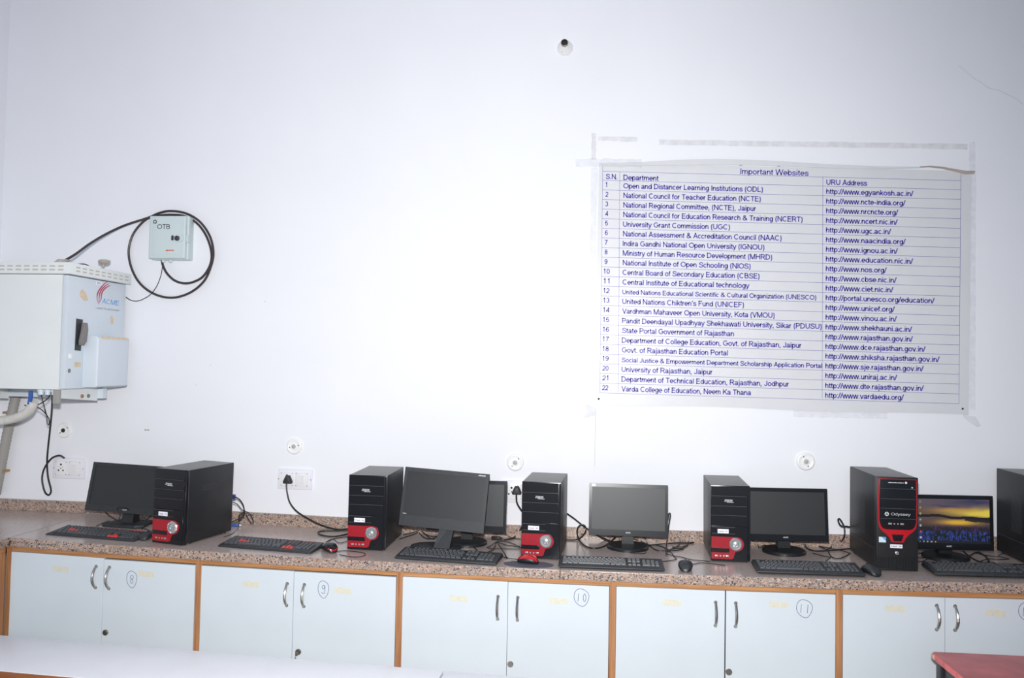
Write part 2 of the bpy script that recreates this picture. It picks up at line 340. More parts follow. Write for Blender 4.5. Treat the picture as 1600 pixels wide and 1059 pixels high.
def split_strokes(strokes, w_):
    # drop doubled points; cut at sharp corners so that every leg keeps its full weight
    out = []
    for st in strokes:
        pts = [st[0]]
        for p in st[1:]:
            if math.hypot(p[0] - pts[-1][0], p[1] - pts[-1][1]) > .5: pts.append(p)
        cur = [pts[0]]
        for i in range(1, len(pts)):
            cur.append(pts[i])
            if i < len(pts) - 1:
                a, b, c = pts[i - 1], pts[i], pts[i + 1]; u = (b[0] - a[0], b[1] - a[1]); v = (c[0] - b[0], c[1] - b[1])
                if u[0] * v[0] + u[1] * v[1] < .15 * math.hypot(*u) * math.hypot(*v):
                    lu, lv = math.hypot(*u), math.hypot(*v); e = w_ * .9
                    cur[-1] = (b[0] + u[0] / lu * e, b[1] + u[1] / lu * e); out.append(cur); cur = [(b[0] - v[0] / lv * e, b[1] - v[1] / lv * e)]
        out.append(cur)
    return out
_glyphs = {}
def glyph(txt, weight, shear):
    k = (txt, weight, shear)
    if k in _glyphs: return _glyphs[k]
    vs, fs, x = [], [], 0.0
    for ch in txt:
        adv, strokes = GL[ch]
        for st in split_strokes(strokes, weight):
            n = len(st); o = len(vs); closed = n > 3 and abs(st[0][0] - st[-1][0]) + abs(st[0][1] - st[-1][1]) < .01
            for i, (a, b) in enumerate(st):
                p = st[i - 1] if i else (st[-2] if closed else None); q = st[i + 1] if i < n - 1 else (st[1] if closed else None)
                ns = []
                for (s0, s1) in ((p, (a, b)), ((a, b), q)):
                    if s0 is None or s1 is None: continue
                    d = math.hypot(s1[0] - s0[0], s1[1] - s0[1]) or 1; ns.append((-(s1[1] - s0[1]) / d, (s1[0] - s0[0]) / d))
                nx_, ny_ = sum(v[0] for v in ns) / len(ns), sum(v[1] for v in ns) / len(ns); l2 = max(nx_ * nx_ + ny_ * ny_, .28)
                nx_, ny_ = nx_ / l2 * weight, ny_ / l2 * weight
                for sg in (1, -1): vs.append((x + a + sg * nx_ + shear * (b + sg * ny_), b + sg * ny_))
            fs += [(o + 2 * i, o + 2 * i + 1, o + 2 * i + 3, o + 2 * i + 2) for i in range(n - 1)]
        x += adv
    _glyphs[k] = (vs, fs); return vs, fs
def text(mb, txt, fn, cap, width=None, weight=7.0, shear=0.0, centre=False):
    # fn(u, v) -> 3D point, u along the baseline, v up
    vs, fs = glyph(txt, weight, shear)
    x0 = min(x for x, y in vs); x1 = max(x for x, y in vs); sy = cap / 100; sx = (width / (x1 - x0)) if width else sy
    off = -(x1 - x0) * sx / 2 if centre else 0
    return mb.add([fn((x - x0) * sx + off, y * sy) for x, y in vs], fs)
def smudge(mb, u0, u1, v, h, n, fn, seed=1):
    # print too small to read: a row of uneven little bars
    rn = random.Random(seed); st = (u1 - u0) / n
    for k in range(n):
        a = u0 + k * st; b = a + st * .78; hh = h * rn.uniform(.6, 1)
        mb.add([fn(a, v), fn(b, v), fn(b, v + hh), fn(a, v + hh)], [(0, 1, 2, 3)])
    return mb

# ------------------------------------------------------------------ the room
FLOOR = -.76; CEIL = 3.05; WL = -.60
struct(MB().box(WL - .2, 7.0, -7.5, .2, FLOOR - .1, FLOOR).build('floor', M['floor']))
struct(MB().box(WL - .2, 7.0, 0, .2, FLOOR, 3.2).build('wall_back', M['wall']))
struct(MB().box(WL - .2, WL, -7.5, 0, FLOOR, 3.2).build('wall_left', M['wall']))
struct(MB().box(WL - .2, 7.0, -7.5, 0, CEIL, CEIL + .15).build('ceiling', M['ceiling']))

# ------------------------------------------------------------------ stone counter
D = .626; XE = 4.9
ct = thing('granite_counter', 'long speckled pink granite counter slab with upstand along white wall', 'counter', (0, 0, 0))
def sag(x, y, z): return (x, y, z + zs(x))
JX = on_y(875, 900, -D).x
for x0, x1 in ((.012, JX - .0008), (JX + .0008, XE)):
    MB().sbox(x0, x1, -D + .004, -.002, -.018, 0).map(sag).build('slab', M['granite_top'], ct)
    MB().sbox(x0, x1, -D, -D + .036, -.040, -.0005).map(sag).build('front_edge', M['granite_edge'], ct, bevel=.0025)
MB().sbox(WL + .002, 1.95, -.020, -.001, 0, .058).map(sag).build('upstand', M['granite_edge'], ct)
MB().sbox(1.952, XE, -.020, -.001, 0, .058).map(sag).build('upstand', M['granite_edge'], ct)
lc = thing('granite_counter', 'short granite counter return along left wall beside the long slab', 'counter', (0, 0, 0))
zl = zs(0)
MB().box(WL + .002, .006, -2.4, -.022, zl - .018, zl).build('slab', M['granite_top'], lc)
MB().box(-.024, .0105, -2.4, -D - .001, zl - .040, zl - .0005).build('front_edge', M['granite_edge'], lc, bevel=.0025)
lcab = thing('side_cabinet', 'white fronted cabinet under the short granite return at left', 'cabinet', (0, 0, 0))
MB().box(WL + .01, -.03, -2.38, -D - .02, FLOOR, zl - .045).build('carcass', M['inside'], lcab)
MB().box(-.028, -.006, -2.38, -D - .002, zl - .064, zl - .041).build('rail', M['wood'], lcab)
MB().box(-.028, -.006, -D - .03, -D - .002, FLOOR, zl - .065).build('post', M['wood_v'], lcab)
MB().box(-.028, -.008, -1.15, -D - .034, FLOOR + .06, zl - .068).build('cabinet_door', M['laminate'], lcab)

# ------------------------------------------------------------------ base cabinets
L = .9141
def csag(x, y, z): return (x, y, z + zs(x) * max(0, (z - FLOOR) / -FLOOR))
def hring(fn, r, n=26): return [fn(2 * pi * i / n) for i in range(n + 1)]
specs = {  # number: (door meeting x, handle xs, handle z, tape (x,z) left, right, number mark x,z, lock x,z, tape look)
    8: (.4656, (.432, .496), -.128, (.259, -.101), (.670, -.105), (.603, -.131), (.487, -.372)),
    9: (1.3555, (1.327, 1.405), -.150, (1.160, -.127), (1.577, -.134), (1.491, -.133), (1.385, -.407)),
    10: (2.3003, (2.2585, 2.343), -.156, (2.089, -.142), (2.517, -.131), (2.612, -.112), (2.3166, -.405)),
    11: (3.2027, (3.164, 3.245), -.140, (2.986, -.1155), (3.418, -.102), (3.519, -.112), (3.220, -.384)),
    12: (4.0642, (4.031, 4.101), -.122, (3.872, -.094), (4.255, -.092), (4.372, -.0815), (4.085, -.38)),
}
digits = {'8': [[(.5, .52), (.85, .72), (.75, .98), (.5, 1.04), (.25, .98), (.15, .72), (.5, .52)], [(.5, .52), (.8, .34), (.72, .06), (.5, 0), (.28, .06), (.2, .34), (.5, .52)]],
          '9': [[(.85, .95), (.5, 1.04), (.2, .85), (.3, .6), (.6, .6), (.85, .95), (.82, .5), (.8, .1), (.5, .02), (.05, .12)]],
          '1': [[(.55, 1), (.4, 0)]], '0': [[(.5, 1), (.15, .7), (.15, .3), (.5, 0), (.85, .3), (.85, .7), (.5, 1)]], '2': [[(.1, .8), (.5, 1.02), (.85, .75), (.5, .35), (.1, 0), (.95, .02)]]}
YF = -.612
for i, (num, (xm, hx, hz, tl, tr, nm, lk)) in enumerate(specs.items()):
    x0 = i * L; x1 = x0 + L; pw = .0135
    cb = thing('base_cabinet', {8: 'white two door cabinet in the left corner, circled 8 on its right door', 9: 'white two door cabinet with keys dangling from its lock, circled 9', 10: 'white two door cabinet with a wide inked ring around 10, below the large charcoal monitor',
               11: 'white two door cabinet with a dark gap between its doors, circled 11', 12: 'white two door cabinet with its circled number cut off, behind the red table'}[num], 'cabinet', (0, 0, 0), group='base cabinets under the counter')
    zt = -.060
    MB().sbox(x0 + .004, x1 - .002, -.585, -.03, FLOOR, -.045, 6).map(csag).build('carcass', M['inside'], cb)
    MB().sbox(x0 + pw + .0003, x1 - pw, YF, YF + .024, zt, -.0405, 8).map(csag).build('rail', M['wood'], cb)
    MB().box(x0 - pw + .0003, x0 + pw, YF, YF + .024, FLOOR, -.0405).map(csag).build('post', M['wood_v'], cb)
    if num == 12:
        MB().box(x1 - pw + .0003, x1 + pw, YF, YF + .024, FLOOR, -.0605).map(csag).build('post', M['wood_v'], cb)
        MB().box(x1 + pw, XE, YF, YF + .02, FLOOR, -.041).map(csag).build('filler_panel', M['laminate'], cb)
    for sd in (0, 1):
        a, b = (x0 + pw + .0015, xm - .0008) if sd == 0 else (xm + (.004 if num == 11 else .0008), x1 - pw - .0015)
        top = zt - .0015 - {8: (0, .004), 9: (.003, .004)}.get(num, (0, .0005))[sd]
        bot = FLOOR + .05
        dr = MB().box(a, b, YF - .006, YF + .012, bot, top).map(csag).build('cabinet_door', M['laminate'], cb, bevel=.001, seg=1)
        h = hx[sd]; yf = YF - .006
        z0 = zs(h) * .8 + hz - .016
        pts = []
        for k in range(13):
            t = k / 12; pts.append((h, yf - .004 - .026 * sin(pi * t) ** .8, z0 + .047 - .094 * t))
        hd = MB().tube(pts, lambda t: .0052 + .0012 * sin(pi * t), 8, smooth=False).build('handle', M['chrome'], dr, smooth=True)
        for s in (1, -1):
            MB().lathe([(.0075, 0), (.0075, .004), (.005, .007)], (h, yf, z0 + s * .047), n=12).build('handle_foot', M['chrome'], dr, smooth=True)
        tx, tz = (tl, tr)[sd]
        # torn strip of old tape
        wt, ht = .038, .0130; up = []; dn = []
        for k in range(9):
            u = tx - wt + 2 * wt * k / 8
            up.append((u, tz + ht * random.uniform(.75, 1.1) - .03 * (u - tx))); dn.append((u, tz - ht * random.uniform(.75, 1.1) - .03 * (u - tx)))
        MB().prism(dn + up[::-1], yf - .0006, yf - .0001).build('tape_residue', M['tape_old'], dr)
    # pen number in a ring, and the lock, on the right door
    mk = MB(); nx, nz = nm; rx, rz = (.024, .037) if num < 10 else (.031, .036)
    yk = yf - .0009
    mk.tube([(nx + rx * cos(a) + .002 * sin(2 * a), yk, nz + rz * sin(a) + .002 * cos(3 * a)) for a in [2 * pi * k / 30 + 1 for k in range(31)]], .0009, 4, smooth=False)
    ds = str(num)
    for q, c in enumerate(ds):
        wd = .020 if len(ds) == 1 else .015; ox = nx - wd / 2 + ((q - .5) * .026 if len(ds) == 2 else 0)
        for st in digits[c]: mk.tube([(ox + wd * u, yk, nz - .017 + .034 * v) for u, v in st], .0009, 4)
    mk.build('number_mark', M['ink'], dr)
    lx, lz = lk
    lo = MB().lathe([(.013, 0), (.013, .005), (.0105, .008), (.0105, .0085)], (lx, yf, lz), n=18).build('lock', M['dark_steel'] if num != 10 else M['chrome'], dr, smooth=True)
    if num == 9:
        MB().box(lx - .006, lx + .004, yf - .022, yf - .0085, lz - .010, lz + .005).build('key', M['dark_steel'], dr, bevel=.001)
        rg = MB()
        for j in range(3):
            cz = lz - .017 - .010 * j
            rg.tube([(lx - .007 + .004 * cos(a) * (j % 2), yf - .016 + .004 * cos(a) * ((j + 1) % 2), cz + .006 * sin(a)) for a in [2 * pi * k / 10 for k in range(11)]], .0012, 5, smooth=False)
        rg.tube([(lx - .009 + .011 * cos(a), yf - .015, lz - .052 + .011 * sin(a)) for a in [2 * pi * k / 16 for k in range(17)]], .0013, 5, smooth=False)
        rg.build('key_ring', M['dark_steel'], dr)

# ------------------------------------------------------------------ front benches and red table
def bench(x0, x1, label):
    t = thing('bench', label, 'bench', (x0, -1.089 - .0475 * (x0 - .16), FLOOR), -.0475, group='white topped benches')
    h = .46; w2 = x1 - x0
    MB().box(0, w2, -.16, .172, h - .022, h).build('bench_top', M['bench_top'], t, bevel=.002)
    MB().box(.002, w2 - .002, -.166, -.1605, h - .045, h - .003).build('front_band', M['bench_wood'], t)
    for u in (.14, w2 - .14):
        MB().box(u - .02, u + .02, -.14, .15, .0, h - .0225).build('leg', M['bench_wood'], t)
    MB().box(.162, w2 - .162, -.02, .0, .12, .18).build('stretcher', M['bench_wood'], t)
bench(.16, 2.098, 'white topped bench with brown wooden front band, before cabinets 8 and 9')
bench(2.104, 3.70, 'white topped bench past the slanting joint, only its far edge visible')
rt = thing('red_table', 'worn red topped table with black frame in front of the last cabinet', 'table', (3.942, -.795, FLOOR))
rh = -.18 - FLOOR - .02
MB().prism_z([(.012, 0), (.75, .018), (.75, -.62), (.02, -.62), (0, -.012)], rh - .0, rh + .0008).build('table_top_face', M['red_top'], rt)
MB().prism_z([(.012, 0), (.75, .018), (.75, -.62), (.02, -.62), (0, -.012)], rh - .024, rh - .0001).build('edge_band', M['red_edge'], rt, bevel=.002)
MB().box(-.002, .007, -.028, -.002, rh - .021, rh - .004).build('bare_corner', M['chip'], rt, bevel=.002)
MB().box(.022, .045, -.59, -.03, rh - .105, rh - .0245).build('apron', M['stool_black'], rt)
MB().box(.05, .72, -.05, -.03, rh - .105, rh - .0245).build('apron', M['stool_black'], rt)
MB().box(.05, .72, -.60, -.58, rh - .105, rh - .0245).build('apron', M['stool_black'], rt)
for lx, ly in ((.012, -.055), (.70, -.055), (.012, -.60), (.70, -.60)):
    MB().box(lx, lx + .042, ly, ly + .042, 0, rh - .0246).build('leg', M['stool_black'], rt, bevel=.003)

# ------------------------------------------------------------------ computer towers
def arc(cx, cz, rx, rz, a0, a1, n=10): return [(cx + rx * cos(R(a0 + (a1 - a0) * i / n)), cz + rz * sin(R(a0 + (a1 - a0) * i / n))) for i in range(n + 1)]
def small_tower(x, y, yaw, label, sticker, W=.178, H=.339, Dp=.342, emboss=False, glint=False):
    t = thing('computer_tower', label, 'computer', (x, y, zs(x + .09 * cos(yaw)) + .0005), yaw, 'small black and red computer towers', ry=slope(x + .09) * .7)
    MB().box(.002, W - .002, .020, Dp, .008, H - .001).build('case', M['case'], t, bevel=.002)
    for fx in (.02, W - .02):
        for fy in (.05, Dp - .04): MB().lathe([(.012, 0), (.011, .008)], (fx, fy, 0), 'z', 12).build('foot', M['black'], t)
    # front moulding: frame, drive covers with joints, side strip
    MB().box(0, W, .004, .0198, .004, H).build('front_frame', M['gloss_black'], t, bevel=.004)
    U = lambda u: u * W
    V = lambda v: v * H
    xr = U(.932)
    tops = [(.862, .990), (.730, .857), (.608, .725), (.466, .603)]
    for a, b in tops: MB().box(.003, xr, 0, .0039, V(a), V(b) - .0006).build('drive_cover', M['gloss_black'], t, bevel=.0004, seg=1)
    for a, b in tops[:3]:
        MB().box(.004, xr - .004, -.0002, .0005, V(a) - .0016, V(a) - .0004).build('joint_line', M['groove'], t)
    MB().box(xr + .002, W - .0015, 0, .0039, .008, H - .006).build('side_strip', M['gloss_black'], t, bevel=.0004, seg=1)
    MB().box(.003, xr, 0, .0039, V(.008), V(.462)).build('lower_cover', M['gloss_black'], t, bevel=.0005, seg=1)
    fb = MB(); fb.box(U(.03), U(.62), -.0004, 0, V(.449), V(.453)); fb.box(U(.03), U(.62), -.0004, 0, V(.365), V(.369)); fb.build('floppy_slot_line', M['groove'], t)
    # red shield with a rounded end, a slot cut in it, a stepped foot
    cx, cz, rr = U(.655), V(.233), .0315
    out = [(.0032, V(.037)), (U(.52), V(.037)), (U(.575), V(.05)), (U(.625), V(.128))] + arc(cx, cz, rr, rr, -85, 90, 14) + [(.0032, cz + rr)]
    sl0, sl1 = V(.122), V(.176)
    upper = [(.0032, sl1), (U(.44), sl1)] + arc(U(.44), (sl0 + sl1) / 2, .0, .0, 90, 90, 1)[:0]
    rp = MB()
    rp.prism([(.0032, V(.037)), (U(.52), V(.037)), (U(.575), V(.05)), (U(.612), sl0), (.0032, sl0)], -.0028, 0)
    rp.prism([(U(.47), sl0), (U(.612), sl0), (U(.625), V(.128)), (U(.68), sl1), (U(.47), sl1)], -.0028, 0)
    rp.prism([(.0032, sl1), (U(.70), sl1)] + arc(cx, cz, rr, rr, -38, 90, 14) + [(.0032, cz + rr)], -.0028, 0)
    rp.prism([(U(.625), V(.130))] + arc(cx, cz, rr, rr, -88, -36, 8) + [(U(.68), sl1)], -.0028, 0)
    rp.build('red_panel', M['red'], t)
    MB().prism([(.0035, sl0 + .001), (U(.43), sl0 + .001)] + arc(U(.43), (sl0 + sl1) / 2, (sl1 - sl0) / 2 - .001, (sl1 - sl0) / 2 - .001, -80, 80, 8) + [(.0035, sl1 - .001)], -.0034, -.0004).build('vent_bar', M['gloss_black'], t)
    pb = MB().lathe([(.0275, 0), (.0275, .003), (.0245, .0055), (.023, .003), (.0135, .0025), (.012, .0055), (.009, .006), (.0085, .0045)], (U(.632), -.0025, V(.233)), n=36).build('power_button', M['silver'], t, smooth=True)
    MB().lathe([(.0085, 0), (.005, .0015)], (U(.632), -.0070, V(.233)), n=16).build('button_centre', M['port'], pb, smooth=True)
    for u, wd in ((.15, .013), (.42, .013)):
        MB().box(U(u) - wd / 2, U(u) + wd / 2, -.0034, -.0026, V(.077) - .0032, V(.077) + .0032).build('usb_port', M['port'], t, bevel=.0003)
    for u in (.245, .33): MB().lathe([(.0035, 0), (.0035, .001)], (U(u), -.0027, V(.077)), n=12).build('audio_jack', M['port'], t)
    st = MB().box(U(.177), U(.455), -.0006, -.0001, V(.372), V(.426)).build('paper_label', M['paper'], t)
    text(MB(), sticker, lambda u, v: (U(.195) + u, -.0009, V(.388) + v), .0062, U(.235), 8).build('lettering', M['label_ink'], st)
    lg = MB(); text(lg, 'ZEBION', lambda u, v: (U(.345) + u, -.0007, V(.790) + v), .0088, U(.21), 9, .2)
    lg.box(U(.41), U(.58), -.0006, -.0002, V(.778), V(.784)); lg.build('silver_emblem', M['silver_print'], t)
    if emboss:
        text(MB(), 'ZEBION', lambda u, v: (W - .0018, .10 + u, .235 + v), .026, .14, 8, .25).build('embossed_lettering', M['emboss'], t)
    return t
small_tower(.638, -.527, R(-11.1), 'small black and red tower turned to show its plain right side, nearest the left end', 'Cloud - 10', .180, .342, .339, emboss=True)
small_tower(1.534, -.441, R(1.16), 'small black and red tower beside the big tilted monitor, red mouse at its foot', 'Cloud - 09', .179, .341, .346)
small_tower(2.336, -.446, R(-2.8), 'small black and red tower with red mouse on a dark oval pad before it', 'Cloud - 08', .177, .340, .329)
small_tower(3.175, -.379, R(-1.8), 'small black and red tower in front of a poster, round black mouse at its left', 'Cloud - 07', .171, .335, .355)

def tall_tower(x, y, yaw, label, W=.170, H=.395, Dp=.366):
    t = thing('computer_tower', label, 'computer', (x, y, zs(x + .08) + .0005), yaw, 'tall black computer towers')
    U = lambda u: u * W
    V = lambda v: v * H
    MB().box(.002, W - .002, .030, Dp, .008, H - .003).build('case', M['case'], t, bevel=.0015)
    MB().box(.0005, .003, .045, Dp - .004, .085, .0865).build('panel_seam', M['groove'], t)
    MB().box(.004, W - .004, .0301, Dp + .001, H - .003, H - .0005).build('lid', M['case'], t, bevel=.001)
    for fx in (.02, W - .02):
        for fy in (.05, Dp - .04): MB().lathe([(.012, 0), (.011, .008)], (fx, fy, 0), 'z', 12).build('foot', M['black'], t)
    MB().box(0, W, .004, .0298, .003, H).build('front_frame', M['black'], t, bevel=.005)
    # perforated intake on the left flank
    ho = MB()
    for a in range(11):
        for b in range(22):
            yy = .155 + a * .0083 + (b % 2) * .004; zz = .125 + b * .0073
            ho.add([(.0012, yy - .0022, zz - .0022), (.0012, yy - .0022, zz + .0022), (.0012, yy + .0022, zz + .0022), (.0012, yy + .0022, zz - .0022)], [(0, 1, 2, 3)])
    stuff(ho.build('vent_perforation', M['groove'], t))
    # red rim: a long U that closes into a funnel
    def prof(k):   # outer and inner outlines, right half mirrored
        return k
    o = [(.05, .982), (.035, .75), (.04, .52), (.06, .465), (.13, .425), (.22, .395), (.30, .36), (.345, .318), (.375, .308)]
    outer = [(U(a), V(b)) for a, b in o] + [(U(1 - a), V(b)) for a, b in o[::-1]]
    MB().prism(outer, .0, .004).build('red_rim', M['red_gloss'], t, bevel=.0012)
    gi = [(.072, .976), (.060, .75), (.066, .53), (.105, .475), (.16, .452), (.24, .445)]
    glass = [(U(a), V(b)) for a, b in gi] + [(U(1 - a), V(b)) for a, b in gi[::-1]]
    MB().prism(glass, -.0026, -.0001).build('gloss_panel', M['gloss_black'], t, bevel=.0008)
    for v in (.878, .770, .668, .560): MB().box(U(.085), U(.915), -.0031, -.0026, V(v) - .0006, V(v) + .0006).build('joint_line', M['groove'], t)
    MB().prism([(U(.405), V(.322)), (U(.59), V(.322)), (U(.645), V(.392)), (U(.355), V(.392))], -.0016, -.0001).build('reset_key', M['gloss_black'], t, bevel=.0008)
    tx = MB(); text(tx, 'Odyssey', lambda u, v: (U(.335) + u, -.0030, V(.595) + v), .0115, U(.46), 5)
    smudge(tx, U(.265), U(.64), V(.938), .0045, 15, lambda u, v: (u, -.0030, v))
    tx.lathe([(.005, 0), (.005, .0003)], (U(.69), -.0028, V(.945)), n=12); stuff(tx.build('silver_lettering', M['silver_print'], t))
    em = MB(); cx, cz = U(.235), V(.608); em.lathe([(.0085, 0), (.0085, .0004)], (cx, -.0026, cz), n=20); em = em.build('round_emblem', M['silver_print'], t)
    e2 = MB()
    for a in (90, 210, 330): e2.prism(arc(cx + .0035 * cos(R(a)), cz + .0035 * sin(R(a)), .0026, .0026, 0, 324, 9), -.0034, -.0030)
    e2.build('emblem_mark', M['gloss_black'], em)
    for u in (.315, .60): MB().box(U(u) - .007, U(u) + .007, -.0034, -.0026, V(.506) - .0035, V(.506) + .0035).build('usb_port', M['port'], t, bevel=.0003)
    for u in (.415, .50): MB().lathe([(.0033, 0), (.0033, .0008)], (U(u), -.0027, V(.506)), n=12).build('audio_jack', M['port'], t)
    MB().lathe([(.003, 0), (.003, .001)], (U(.835), -.0027, V(.895)), n=10).build('indicator_lamp', M['silver_print'], t)
    s = MB().box(U(.06), U(.23), .0032, .0039, V(.302), V(.36)).build('square_sticker', M['light_sticker'], t)
    MB().prism([(U(.13), V(.36)), (U(.23), V(.315)), (U(.23), V(.36))], .0026, .0031).build('sticker_corner', M['blue_sticker'], s)
    lb = MB().box(U(.33), U(.62), .0032, .0039, V(.247), V(.285)).build('paper_label', M['paper'], t)
    text(MB(), 'Cloud - 06', lambda u, v: (U(.35) + u, .0029, V(.2585) + v), .006, U(.25), 8).build('lettering', M['label_ink'], lb)
    MB().lathe([(.0075, 0), (.0075, .003), (.005, .004)], (U(.49), .0039, V(.195)), n=16).build('power_button', M['silver'], t, smooth=True)
    for k in range(26):
        u = .045 + .91 * k / 25
        MB().box(U(u) - .0014, U(u) + .0014, .0008, .0045, V(.03), V(.145)).build('grille_rib', M['black'], t)
    MB().box(U(.03), U(.97), .0005, .0045, V(.018), V(.028)).build('grille_sill', M['black'], t, bevel=.001)
    return t
tall_tower(3.848, -.474, R(.4), 'tall black tower with glossy front framed by a red rim, beside the lit screen')
tall_tower(4.512, -.445, R(-.3), 'tall black tower right of the lit screen, only its perforated flank showing', .175, .384, .38)

# ------------------------------------------------------------------ monitors
def sunset_colors(nx, nz):
    # the desktop picture: sunset over a lake with blue flowers, icons at its left
    rnd = random.Random(3); out = []
    blobs = [(rnd.random(), rnd.uniform(.05, .27), rnd.uniform(.005, .011), rnd.uniform(.022, .055), rnd.uniform(.35, 1.0)) for _ in range(210)] + [(rnd.random() ** .7, rnd.uniform(.24, .40), rnd.uniform(.004, .010), rnd.uniform(.02, .05), rnd.uniform(.3, .8)) for _ in range(90)]
    icons = {(.150, .93 - .135 * k): c for k, c in enumerate([(.3, .25, .2), (.45, .4, .1), (.35, .45, .2), (.2, .5, .6), (.5, .55, .55), (.8, .08, .05), (.6, .65, .7)])}
    icons.update({(.102, .60 - .135 * k): c for k, c in enumerate([(.2, .35, .4), (.1, .5, .55), (.05, .25, .35), (.4, .45, .5)])})
    bar = [((.105 + .047 * k), .03, c) for k, c in enumerate([(.4, .45, .5), (.1, .2, .3), (.35, .4, .4), (.65, .55, .15), (.45, .5, .55), (.6, .4, .1)])]
    def lerp(a, b, t): t = max(0, min(1, t)); return tuple(a[i] + (b[i] - a[i]) * t for i in range(3))
    for j in range(nz + 1):
        v = j / nz
        for i in range(nx + 1):
            u = i / nx
            n1 = sin(u * 9 + v * 14) * .5 + sin(u * 23 - v * 31 + 1) * .3 + sin(u * 41 + v * 7) * .2
            hill = .615 + .045 * math.exp(-((u - .28) / .16) ** 2) + .012 * sin(u * 19) - .03 * max(0, u - .5)
            if v > hill:       # sky
                c = lerp((.17, .085, .045), (.155, .115, .145), (v - hill) / .22 + .12 * n1)
                g = math.exp(-(((u - .95) / .36) ** 2 + ((v - .69 - .02 * n1) / .085) ** 2)); c = lerp(c, (1.0, .78, .10), g * 1.25)
                g2 = math.exp(-(((u - .60) / .25) ** 2 + ((v - .745) / .05) ** 2)); c = lerp(c, (.80, .42, .07), g2 * .75)
                k = math.exp(-(((u - .85) / .33) ** 2 + ((v - .93 - .03 * n1) / .065) ** 2)) + .8 * math.exp(-(((u - .48) / .16) ** 2 + ((v - .84 - .03 * n1) / .03) ** 2)); c = lerp(c, (.045, .05, .12), min(1, k))
            elif v > hill - .06: c = (.010, .009, .018)
            elif v > .36:      # water
                c = lerp((.07, .045, .05), (.15, .09, .075), (v - .36) / .2 + .2 * n1)
                g = math.exp(-(((u - .62) / .2) ** 2 + ((v - .475) / .055) ** 2)); c = lerp(c, (.95, .55, .05), g * 1.2)
                if u > .70 and v > .50 - .10 * (u - .7) + .015 * n1: c = (.03, .02, .013)
                if v < .42: c = lerp(c, (.03, .018, .016), (.42 - v) / .06 * (.6 + .4 * sin(u * 260)))
            else: c = lerp((.004, .012, .007), (.025, .018, .016), (v - .22) / .14 + .25 * n1)
            if .02 < v < .46:
                for bx, bz, rx, rz, br in blobs:
                    d = ((u - bx) / rx) ** 2 + ((v - bz) / rz) ** 2
                    if d < 1: c = lerp(c, (.055 * br, .095 * br, .52 * br) if bz < .26 else (.13 * br, .055 * br, .26 * br), (1 - d) * 1.1)
            if v < .055: c = (.012, .014, .02)
            for (a, b), ic in icons.items():
                if abs(u - a - .012) < .013 and abs(v - b) < .022: c = ic
            for a, b, ic in bar:
                if abs(u - a) < .009 and abs(v - b) < .016: c = ic
            out.append(c)
    return out
def screen_on_mat():
    m = bpy.data.materials.new('lit_desktop_screen'); m.use_nodes = True; nt = m.node_tree; b = nt.nodes['Principled BSDF']
    at = nt.nodes.new('ShaderNodeVertexColor'); at.layer_name = 'picture'
    b.inputs['Base Color'].default_value = (.01, .01, .012, 1); b.inputs['Roughness'].default_value = .3
    nt.links.new(at.outputs['Color'], b.inputs['Emission Color']); b.inputs['Emission Strength'].default_value = .62
    return m
